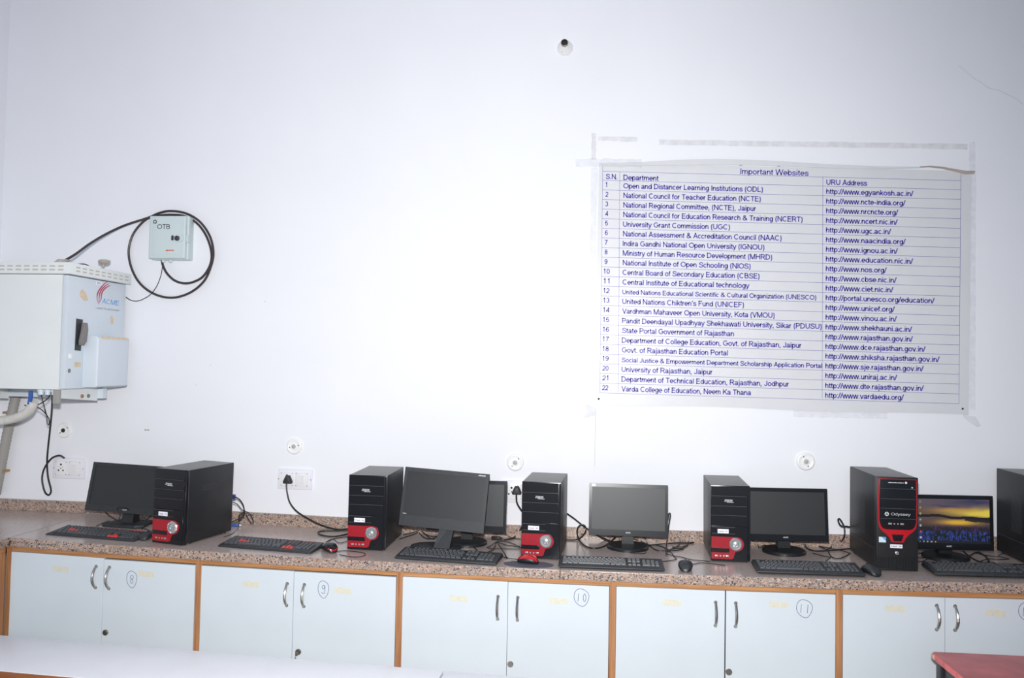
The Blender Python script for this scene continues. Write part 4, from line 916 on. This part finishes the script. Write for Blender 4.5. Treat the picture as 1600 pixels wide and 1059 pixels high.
# protruding hood on the door
hd = MB(); ya, yb, za, zb = -.386, -.128, .714, .968
hd.loft([[(X + .0005, ya, za), (X + .0005, yb, za), (X + .0005, yb, zb), (X + .0005, ya, zb)], [(X + .066, ya, za), (X + .066, yb, za), (X + .066, yb, zb - .002), (X + .066, ya, zb - .002)], [(X + .0765, ya + .004, za + .006), (X + .0765, yb - .004, za + .006), (X + .0765, yb - .004, zb - .014), (X + .0765, ya + .004, zb - .014)]])
ho = hd.build('hood', M['acme_shaded'], bx, bevel=.003)
MB().prism_x([(ya + .03, zb - .016), (yb - .006, zb - .016), (yb - .006, zb - .006), (ya + .03, zb - .004)], X + .0750, X + .0772).build('beige_strip', M['beige'], ho)
lk = MB().prism_x([(-.450, .893), (-.405, .891), (-.398, 1.043), (-.446, 1.046)], X + .0002, X + .002).build('lock_recess', M['lock_black'], bx)
MB().loft([[(X + .004 + d, -.43 + o, .918 + k), (X + .004 + d, -.43 + o + w_, .918 + k), (X + .022 + d, -.43 + o + w_, .918 + k), (X + .022 + d, -.43 + o, .918 + k)] for d, o, w_, k in ((0, 0, .022, 0), (.004, -.006, .040, .02), (.006, .006, .034, .075), (.004, .014, .022, .110))]).build('lock_handle', M['lock_handle'], bx, bevel=.004)
F = lambda u, v: (X + .0006, u, v)
text(MB(), 'ACME', lambda u, v: F(-.252 + u, 1.134 + v), .025, .145, 6, .12).build('logo_lettering', M['logo_blue'], bx)
text(MB(), 'Leading Through Innovation', lambda u, v: F(-.30 + u, 1.104 + v), .010, .195, 6).build('motto', M['logo_grey'], bx)
for k in range(3):
    dx = .016 * k; pts = [(-.2785 + dx * .2, 1.125 + .006 * k), (-.292 + dx, 1.155), (-.290 + dx, 1.180), (-.272 + dx, 1.205), (-.240 + dx, 1.232 - .004 * k), (-.215 + dx, 1.247 - .008 * k)]
    sp = spline([(0, a, b) for a, b in pts], 5); mb = MB(); n = len(sp)
    for i, p in enumerate(sp):
        wd = .0030 * sin(pi * (i + .6) / (n + .4)) + .0008; mb.v += [(X + .0008, p.y - wd, p.z + wd * .5), (X + .0008, p.y + wd, p.z - wd * .5)]
    mb.f = [(2 * i, 2 * i + 1, 2 * i + 3, 2 * i + 2) for i in range(n - 1)]; mb.build('logo_swoosh', M['logo_red'], bx)
MB().box(X + .0002, X + .0012, -.304, -.262, 1.222, 1.243).build('serial_sticker', M['paper'], bx)
text(MB(), '003', lambda u, v: (X + .0016, -.296 + u, 1.2275 + v), .010, .024, 9).build('serial_lettering', M['logo_grey'], bx)
for ps in ([(-.428, 1.175), (-.405, 1.192), (-.375, 1.168), (-.362, 1.140), (-.39, 1.135), (-.425, 1.155)], [(-.178, 1.066), (-.165, 1.080), (-.150, 1.062), (-.152, 1.038), (-.165, 1.030), (-.178, 1.05)], [(-.448, .838), (-.402, .836), (-.400, .814), (-.446, .812)]):
    MB().prism_x(ps, X + .0002, X + .0010).build('tape_residue', M['beige'], bx)
MB().lathe([(.010, 0), (.009, .003)], (X + .0002, -.4835, .795), 'x', 14).build('key_lock', M['dark_steel'], bx)
MB().box(X + .0002, X + .008, -.494, -.474, .852, .875).build('door_stop', M['holder'], bx, bevel=.002)
# bracket arms reaching to the wall
for ax in (.13, -.36):
    br = MB(); br.prism_x([(-.505, Z0 - .001), (-.505, .665), (-.20, .640), (-.20, Z0 - .001)], ax - .004, ax); br = br.build('bracket_arm', M['acme_box'], bx)
    for by_, m_ in ((-.325, 'rust'), (-.275, 'dark_steel')): MB().lathe([(.010, 0), (.008, .006)], (ax + .0002, by_, .668), 'x', 12).build('bolt', M[m_], br)
MB().box(WL + .002, .158, -.199, -.165, .652, Z0 - .001).build('support_rail', M['acme_shaded'], bx, bevel=.002)
MB().box(.118, .150, -.520, -.506, .640, Z0 - .001).build('end_clip', M['conduit'], bx, bevel=.001)
# cable glands under the box
for k, gx in enumerate((.02, .055, .09)):
    MB().lathe([(.016, 0), (.016, .012), (.013, .013), (.013, .026), (.008, .028)], (gx, -.47, Z0 - .0005), '-z', 14).build('cable_gland', M['gland'], bx, smooth=True)
kn = MB(); kx, ky = .165, -.25
kn.tube([(kx, ky, Z1 + .056), (kx, ky, Z1 + .085)], .006, 8, smooth=False); kn.lathe([(.010, 0), (.024, .006), (.030, .014), (.024, .022), (.012, .024)], (kx, ky, Z1 + .082), 'z', 16)
kn.map(lambda x, y, z: (x + .25 * (z - Z1 - .06), y, z)).build('lid_hook', M['knob'], bx, smooth=True)
gp = on_y(100, 408, -.40)
MB().loft([[(gp.x - .030 + dx + .028 * cos(a), gp.y + .028 * sin(a), z) for a in [2 * pi * k / 14 for k in range(14)]] for dx, z in ((0, Z1 + .057), (.004, Z1 + .066), (.030, Z1 + .085))]).build('cable_entry', M['knob'], bx, smooth=True)

wp = on_y(50, 632, -.40)
pts = [on_y(52, 626, -.44), on_y(50, 634, -.43), on_y(44, 643, -.41), on_y(30, 651, -.38), on_y(12, 655.5, -.33), on_y(-8, 658, -.30), on_y(-40, 660, -.28)]
pp = thing('drain_pipe', 'white bent pipe under the steel wall box', 'pipe', (0, 0, 0))
MB().tube([tuple(p) for p in pts], .0225, 14).build('pipe', M['white_pipe'], pp, smooth=True)
MB().tube([tuple(on_y(48, 611, -.46)), tuple(on_y(48, 620, -.455)), tuple(on_y(46, 631, -.45))], .010, 10).build('blue_sleeve', M['blue'], pp, smooth=True)
# corrugated conduit on the wall
cp = [on_y(28, 604, -.035), on_y(20, 640, -.035), on_y(11, 680, -.035), on_y(3, 720, -.035), on_y(-4, 757, -.035), on_y(-7, 772, -.035)]
sp = spline([tuple(p) for p in cp], 14)
co = thing('conduit', 'grey corrugated conduit slanting down the wall at far left', 'conduit', (0, 0, 0))
nS = len(sp)
MB().tube([tuple(p) for p in sp], lambda t: .024 + (.0016 if int(round(t * (nS - 1))) % 2 else -.0012), 14, smooth=False).build('hose', M['conduit'], co, smooth=True)
for cx, cy in ((10, 644), (4, 735)):
    q = on_y(cx, cy, -.02); MB().box(q.x - .004, q.x + .030, -.046, -.0005, q.z - .006, q.z + .006).build('saddle_clip', M['copper'], co, bevel=.003)

# cable from the box bottom that loops on the wall and enters the empty socket plate
cable([(82, 611, -.35), (81, 640, -.20), (78, 672, -.08), (75, 700, -.05), (73.5, 722, -.04), (75, 745, -.035), (79.5, 764, -.03), (78.5, 771, -.03), (75, 773, -.03), (70, 768, -.03), (66, 752, -.03), (67, 738, -.03), (73, 725, -.03), (82, 715, -.03), (92, 711.5, -.03), (97, 713, -.025), (101, 716, -.02)], .0048, 'black cord hanging from the steel wall box and looping above the counter')
T9 = ('thin black wires dangling under the steel wall box', 'cable', 'wires under the steel box')
strand([(82, 611, -.42), (74, 623, -.40), (62, 631, -.39), (50, 634, -.38), (38, 633, -.40)], .0028, T9)
strand([(64, 615, -.44), (68, 630, -.40), (73, 648, -.34), (77, 656, -.30), (76, 664, -.28), (73.5, 660, -.28)], .0022, T9)
strand([(50, 633, -.39), (62, 638, -.38), (72, 647, -.34), (77, 655, -.30)], .0024, T9)
strand([(73.5, 660, -.28), (73, 650, -.32), (70, 640, -.35)], .0020, T9)

# ------------------------------------------------------------------ small fibre box with coiled cable
ob = thing('fibre_box', 'small pale grey wall box lettered OTB inside a cable coil', 'junction box', (.306, 0, 1.383))
MB().box(.004, .207, -.055, -.0005, 0, .232).build('box_body', M['otb'], ob, bevel=.008, seg=3)
MB().box(0, .200, -.078, -.0555, .004, .228).build('lid', M['otb'], ob, bevel=.007, seg=3)
lp = [(.018, .02), (.05, .02), (.058, .026), (.18, .026), (.18, .205), (.135, .205), (.128, .213), (.05, .213), (.043, .222), (.018, .222)]
MB().prism([(a, b) for a, b in lp], -.0795, -.0781).build('lid_panel', M['otb'], ob, bevel=.0007)
for k in range(15): MB().box(-.006, .0035, -.066, -.045, .018 + k * .0125, .0225 + k * .0125).build('hinge_knuckle', M['otb'], ob)
lt = MB().prism(arc(.172, .110, .022, .020, 0, 350, 24), -.086, -.0797).build('latch_plate', M['otb'], ob, bevel=.002)
MB().lathe([(.0135, 0), (.0135, .006), (.009, .009)], (.162, -.0862, .108), n=20).build('latch_key', M['lock_black'], ob, smooth=True)
MB().box(.126, .1395, -.0835, -.0797, .098, .124).build('latch_recess', M['lock_black'], ob, bevel=.002)
MB().box(.2005, .213, -.070, -.035, .090, .128).build('latch_hook', M['otb'], ob, bevel=.003)
text(MB(), 'OTB', lambda u, v: (.046 + u, -.0802, .158 + v), .026, .070, 6.5).build('lettering', M['lock_black'], ob)
mb = MB(); mb.tube([(.032 + .0085 * cos(R(a)), -.0802, .196 + .009 * sin(R(a))) for a in range(-60, 250, 20)], .0022, 5, smooth=False); mb.box(.030, .036, -.0806, -.0798, .186, .192); mb.build('arrow_mark', M['lock_black'], ob)
text(MB(), 'apana', lambda u, v: (.096 + u, -.0802, .042 + v), .010, .046, 10).build('maker_print', M['orange'], ob)
for gx in (.06, .10): MB().lathe([(.009, 0), (.008, .010), (.005, .012)], (gx, -.035, -.0003), '-z', 12).build('entry_gland', M['otb'], ob)
yk = -.012
fib = [tuple(on_y(106, 407, -.40) + Vector((-.02, 0, -.002))), tuple(on_y(118, 397, -.36)), tuple(on_y(140, 381, -.26)), tuple(on_y(165, 366, -.16)), tuple(on_y(195, 352, -.07)), tuple(on_y(232, 340, -.022))]
c0 = (267, 397)
ring1 = [(248, 333), (266, 329.5), (290, 333), (312, 346), (328, 369), (333.5, 395), (329, 418), (318, 440), (297, 457), (270, 465), (243, 460), (220, 444), (206, 420), (201, 393), (207, 368), (221, 349), (236, 339)]
fib += [tuple(on_y(a, b, -.022 if k < 9 else -.011)) for k, (a, b) in enumerate(ring1)]
ring2 = [(255, 336), (272, 335.5), (290, 338), (308, 349), (322, 368), (330, 392), (329, 412), (318, 431), (303, 440), (288, 442.5), (273, 438), (261, 427), (254.5, 414), (253, 405)]
fib += [tuple(on_y(a, b, -.011 if k < 6 else -.026)) for k, (a, b) in enumerate(ring2)]
o = MB().tube(fib, .0062, 9).build('fibre_cable', M['fibre'], None, smooth=True); tag(o, 'thick dark cable rising from the steel box and coiled in a ring on the wall', 'cable')
cable([(255.5, 404, -.035), (254, 415, -.03), (251.5, 430, -.02), (245, 447, -.022), (235, 460, -.022), (224, 467, -.02), (215, 470, -.02), (205, 469, -.025), (197, 464, -.06)], .0021, 'thin dark wire curving from the lettered wall box to the steel box')
cable([(122, 412.5, -.44), (132, 412.5, -.40), (138, 415, -.36), (143, 418, -.32)], .0028, 'short dark wire lying over the lid of the steel wall box')

# ------------------------------------------------------------------ printed banner with tape
bn = thing('banner', 'printed wall banner listing important websites in violet lettering', 'poster', (0, 0, 0))
YB = -.006
Q = [on_y(941.8, 267.4, YB), on_y(1501.7, 282.0, YB), on_y(1498.6, 630.6, YB), on_y(937.3, 613.6, YB)]
def bw(u, v, y=YB):     # u across, v down the printed table
    p = Q[0].lerp(Q[1], u).lerp(Q[3].lerp(Q[2], u), v); return (p.x, y, p.z)
# sheet outline, gently waved
O = [on_y(936, 256, YB), on_y(1518, 268.5, YB), on_y(1514, 648.4, YB), on_y(928.8, 631.3, YB)]
sh = MB(); nx, nz = 40, 24
def topdrop(u): return .012 * sin(pi * u) + .004 * sin(9 * u)
for j in range(nz + 1):
    for i in range(nx + 1):
        u, v = i / nx, j / nz; p = O[0].lerp(O[1], u).lerp(O[3].lerp(O[2], u), v)
        z = p.z + topdrop(u) * (1 - v) * .6 - (.004 * sin(11 * u + 1)) * v
        sh.v.append((p.x, YB + .0028, z))
sh.f = [(j * (nx + 1) + i, (j + 1) * (nx + 1) + i, (j + 1) * (nx + 1) + i + 1, j * (nx + 1) + i + 1) for j in range(nz) for i in range(nx)]
n0 = len(sh.v); sh.v += [(x, y + .0026, z) for x, y, z in sh.v]; sh.f += [tuple(i + n0 for i in f[::-1]) for f in sh.f]
sh.build('sheet', M['banner'], bn, smooth=True)
UW = (Q[1] - Q[0]).length; VH = (Q[3] - Q[0]).length
rows = [14.2] + [15.12] * 22; tot = sum(rows); vb = [0]
for r in rows: vb.append(vb[-1] + r / tot)
rl = MB(); yl = YB + .0022
def rule(u0, v0, u1, v1, t=.0016):
    a, b = Vector(bw(u0, v0, yl)), Vector(bw(u1, v1, yl)); d = (b - a).normalized(); n = Vector((-d.z, 0, d.x)) * t / 2
    rl.add([a - n, b - n, b + n, a + n], [(0, 1, 2, 3)])
for v in vb: rule(0, v, 1, v)
rule(0, -.030, 0, 1); rule(1, -.034, 1, 1); rule(.0498, 0, .0535, .993); rule(.6263, 0, .6305, .993)
rl.build('table_rules', M['banner_ink'], bn)
dept = [('Open and Distancer Learning Institutions (ODL)', 1199.5), ('National Council for Teacher Education (NCTE)', 1196), ('National Regional Committee, (NCTE), Jaipur', 1188), ('National Council for Education Research & Training (NCERT)', 1261),
        ('University Grant Commission (UGC)', 1147), ('National Assessment & Accreditation Council (NAAC)', 1228), ('Indira Gandhi National Open University (IGNOU)', 1201), ('Ministry of Human Resource Development (MHRD)', 1213),
        ('National Institute of Open Schooling (NIOS)', 1179), ('Central Board of Secondary Education (CBSE)', 1193), ('Central Institute of Educational technology', 1177), ('United Nations Educational Scientific & Cultural Organization (UNESCO)', 1281),
        ("United Nations Chiktren's Fund (UNICEF)", 1168), ('Vardhman Mahaveer Open University, Kota (VMOU)', 1216), ('Pandit Deendayal Upadhyay Shekhawati University, Sikar (PDUSU)', 1289), ('State Portal Government of Rajasthan', 1152),
        ('Department of College Education, Govt. of Rajasthan, Jaipur', 1257), ('Govt. of Rajasthan Education Portal', 1142), ('Social Justice & Empowerment Department Scholarship Application Portal', 1289), ('University of Rajasthan, Jaipur', 1117),
        ('Department of Technical Education, Rajasthan, Jodhpur', 1237), ('Varda College of Education, Neem Ka Thana', 1178)]
urls = [('egyankosh.ac.in', 1431), ('ncte-india.org', 1419), ('nrcncte.org', 1408), ('ncert.nic.in', 1407), ('ugc.ac.in', 1397), ('naacindia.org', 1419), ('ignou.ac.in', 1407), ('education.nic.in', 1430), ('nos.org', 1390), ('cbse.nic.in', 1405), ('ciet.nic.in', 1400),
        ('portal.unesco.org/education', 1462), ('unicef.org', 1402), ('vinou.ac.in', 1405), ('shekhauni.ac.in', 1428), ('rajasthan.gov.in', 1429), ('dce.rajasthan.gov.in', 1448), ('shiksha.rajasthan.gov.in', 1469), ('sje.rajasthan.gov.in', 1445), ('uniraj.ac.in', 1405), ('dte.rajasthan.gov.in', 1445), ('vardaedu.org', 1415)]
tx = MB(); rowh = 1 / 23.0
def put(s, u, vrow, wpx=None, cap=.52, base=.20, bold=9.8):
    v0, v1 = vb[vrow], vb[vrow + 1]; vbase = v1 - (v1 - v0) * base; sc = (v1 - v0)
    # local frame: u units of table width, height in table height units
    text(tx, s, lambda a, b: bw(u + a, vbase - b, yl - .0002), cap * sc, (wpx / 560.0) if wpx else .052, bold)
put('S.N.', .009, 0, 19, .56, .16); put('Department', .0605, 0, 57, .58, .10); put('URU Address', .6355, 0, 63, .58, .16)
for i in range(22):
    n = i + 1; du = .0036 * i / 21
    put(str(n), .0085 if n < 10 else .006, n, (5.0 if n < 10 else 10.5) if n != 1 else 3, .50, .30)
    put(dept[i][0], .0605 + du * .5, n, dept[i][1] - (975.8 - 5.4 * i / 21), .54 if n not in (12, 19) else .47, .22)
    put(('http://' if n == 12 else 'http://www.') + urls[i][0] + '/', .6355 + du * .8, n, urls[i][1] - (1297.6 - 2.9 * i / 21), .54, .20)
def title(s, px, py, wpx, cap_px, m=tx):
    a, b = on_y(px, py, yl - .0002), on_y(px + wpx, py + wpx * .027, yl - .0002); wd = (b - a).length; d = (b - a).normalized(); nrm = Vector((-d.z, 0, d.x)); k = wd / wpx
    text(tx, s, lambda u, v: tuple(a + d * u + nrm * v), cap_px * k, wd, 8.2)
title('Important Websites', 1156.5, 271.8, 107, 9.2)
for px, py in ((1157.3, 257.6), (1217, 259)):
    c = on_y(px, py, yl - .0002); tx.prism([(c.x + .012 * cos(R(a)), c.z + .006 * sin(R(a)) + .003) for a in range(180, 361, 20)], c.y - .0001, c.y)
tx.build('lettering', M['banner_ink'], bn)
for px, py in ((935.5, 623), (1504.5, 638.5)):
    c = on_y(px, py, YB); MB().lathe([(.005, 0), (.004, .001)], (c.x, YB + .0025, c.z), n=10).build('eyelet', M['dark_hole'], bn)
# curled upper edge at the right, folded strip along the top
cu = MB(); pts = [(1436, 261.5), (1452, 260.5), (1470, 262), (1490, 265.5), (1508, 268.5), (1522, 268.5)]; wds = [.001, .0025, .004, .007, .012, .010]
for (px, py), wd in zip(pts, wds):
    p = on_y(px, py, YB); cu.v += [(p.x, YB - .014, p.z + .002), (p.x, YB - .001, p.z - wd)]
cu.f = [(2 * i, 2 * i + 1, 2 * i + 3, 2 * i + 2) for i in range(len(pts) - 1)]
cu.build('curled_edge', M['fold'], bn)
fo = MB(); top = [(936, 254.5), (1000, 253), (1060, 249.5), (1120, 247.8), (1200, 250.5), (1290, 256), (1370, 259.5), (1436, 260.5)]; low = [(936, 257.5), (1000, 258.5), (1060, 258), (1120, 257), (1200, 258.5), (1290, 262), (1370, 264), (1436, 262.5)]
for a, b in zip(top, low):
    p, q_ = on_y(*a, YB - .002), on_y(*b, YB - .006); fo.v += [tuple(p), tuple(q_)]
fo.f = [(2 * i, 2 * i + 1, 2 * i + 3, 2 * i + 2) for i in range(len(top) - 1)]
fo.build('folded_strip', M['banner'], bn)

def tape(pts, label, m='tape', y=-.0012, jag=.6):
    # pts: pixel outline on the wall, a thin film of real thickness
    P = [on_y(px + random.uniform(-jag, jag), py + random.uniform(-jag, jag), y) for px, py in pts]
    o = MB().prism([(p.x, p.z) for p in P], y - .0003, y + .0003).build('tape_strip', M[m]); tag(o, label, 'tape', 'strips of tape around the banner'); return o
def band(a, b, wpx, n=14):
    up, dn = [], []
    for k in range(n + 1):
        t = k / n; x = a[0] + (b[0] - a[0]) * t; y = a[1] + (b[1] - a[1]) * t; d = math.hypot(b[0] - a[0], b[1] - a[1]); nx_, ny_ = -(b[1] - a[1]) / d, (b[0] - a[0]) / d
        up.append((x - nx_ * wpx / 2, y - ny_ * wpx / 2)); dn.append((x + nx_ * wpx / 2, y + ny_ * wpx / 2))
    return up + dn[::-1]
tape(band((1030, 222), (1512, 229), 8.5, 30), 'long dirty clear tape strip on the wall above the banner', 'tape_dirty')
tape(band((934, 216), (996, 218), 7, 8), 'short clear tape strip above the upper left corner of banner', 'tape_dirty')
tape(band((928, 208), (928, 249), 7, 8), 'upright clear tape strip above the banner\'s left edge', 'tape_dirty')
tape(band((1519, 222), (1519, 268), 9, 8), 'short upright clear tape strip at the banner\'s upper right corner')
tape(band((1521, 270), (1519, 640), 9, 24), 'long upright clear tape strip down the right side of the banner')
tape(band((929, 262), (926, 405), 10, 14), 'upright clear tape strip beside the banner\'s upper left edge')
tape(band((899, 254), (1002, 255), 13, 16), 'shiny crumpled clear tape across the upper left corner of banner', 'tape', -.0105, 1.2)
tape(band((1240, 646), (1386, 649), 11, 16), 'clear tape strip on the wall below the banner')
tape([(1503, 643), (1514, 650), (1524, 650), (1533, 664), (1528, 668), (1516, 660), (1506, 652)], 'torn clear tape scrap at the lower right corner of banner', 'tape_dirty')
cr = MB(); pts = [(916, 631.5, -.004), (931, 637.5, -.016), (932, 645, -.006), (931.5, 648.5, -.012), (913, 653, -.003), (917, 641, -.012), (925, 643, -.022)]
cr.v = [tuple(on_y(*p)) for p in pts]; cr.f = [(0, 1, 6), (1, 2, 6), (2, 3, 6), (3, 4, 6), (4, 5, 6), (5, 0, 6)]
o = cr.build('tape_scrap', M['tape_dirty']); tag(o, 'crumpled tape scrap at the lower left corner of banner', 'tape')
cable([(930.5, 648, -.004), (930.3, 675, -.003), (929.5, 705, -.003), (929, 729, -.003)], .0007, 'fine grey thread hanging below the lower left corner of banner', 'thread', None, None, 'hanging_thread', 'grey_button')

# hairline crack and a speck in the wall's plaster
wall = bpy.data.objects['wall_back']
MB().tube([tuple(on_y(a, b, -.0002)) for a, b in ((1498, 103), (1508, 110), (1520, 121), (1533, 129), (1546, 138), (1560, 141), (1572, 147), (1585, 153), (1599, 163))], .0007, 5).build('crack', M['grey_crack'], wall)
for a, b, r in ((414, 471, .0022), (236, 332, .0016), (306, 601, .002), (329, 570, .0018), (216, 575, .002), (1360, 690, .0016), (150, 330, .0016)):
    q = on_y(a, b, 0); MB().lathe([(r, 0), (r * .6, .0008)], (q.x, .0, q.z), n=8).build('speck', M['knob'], wall)
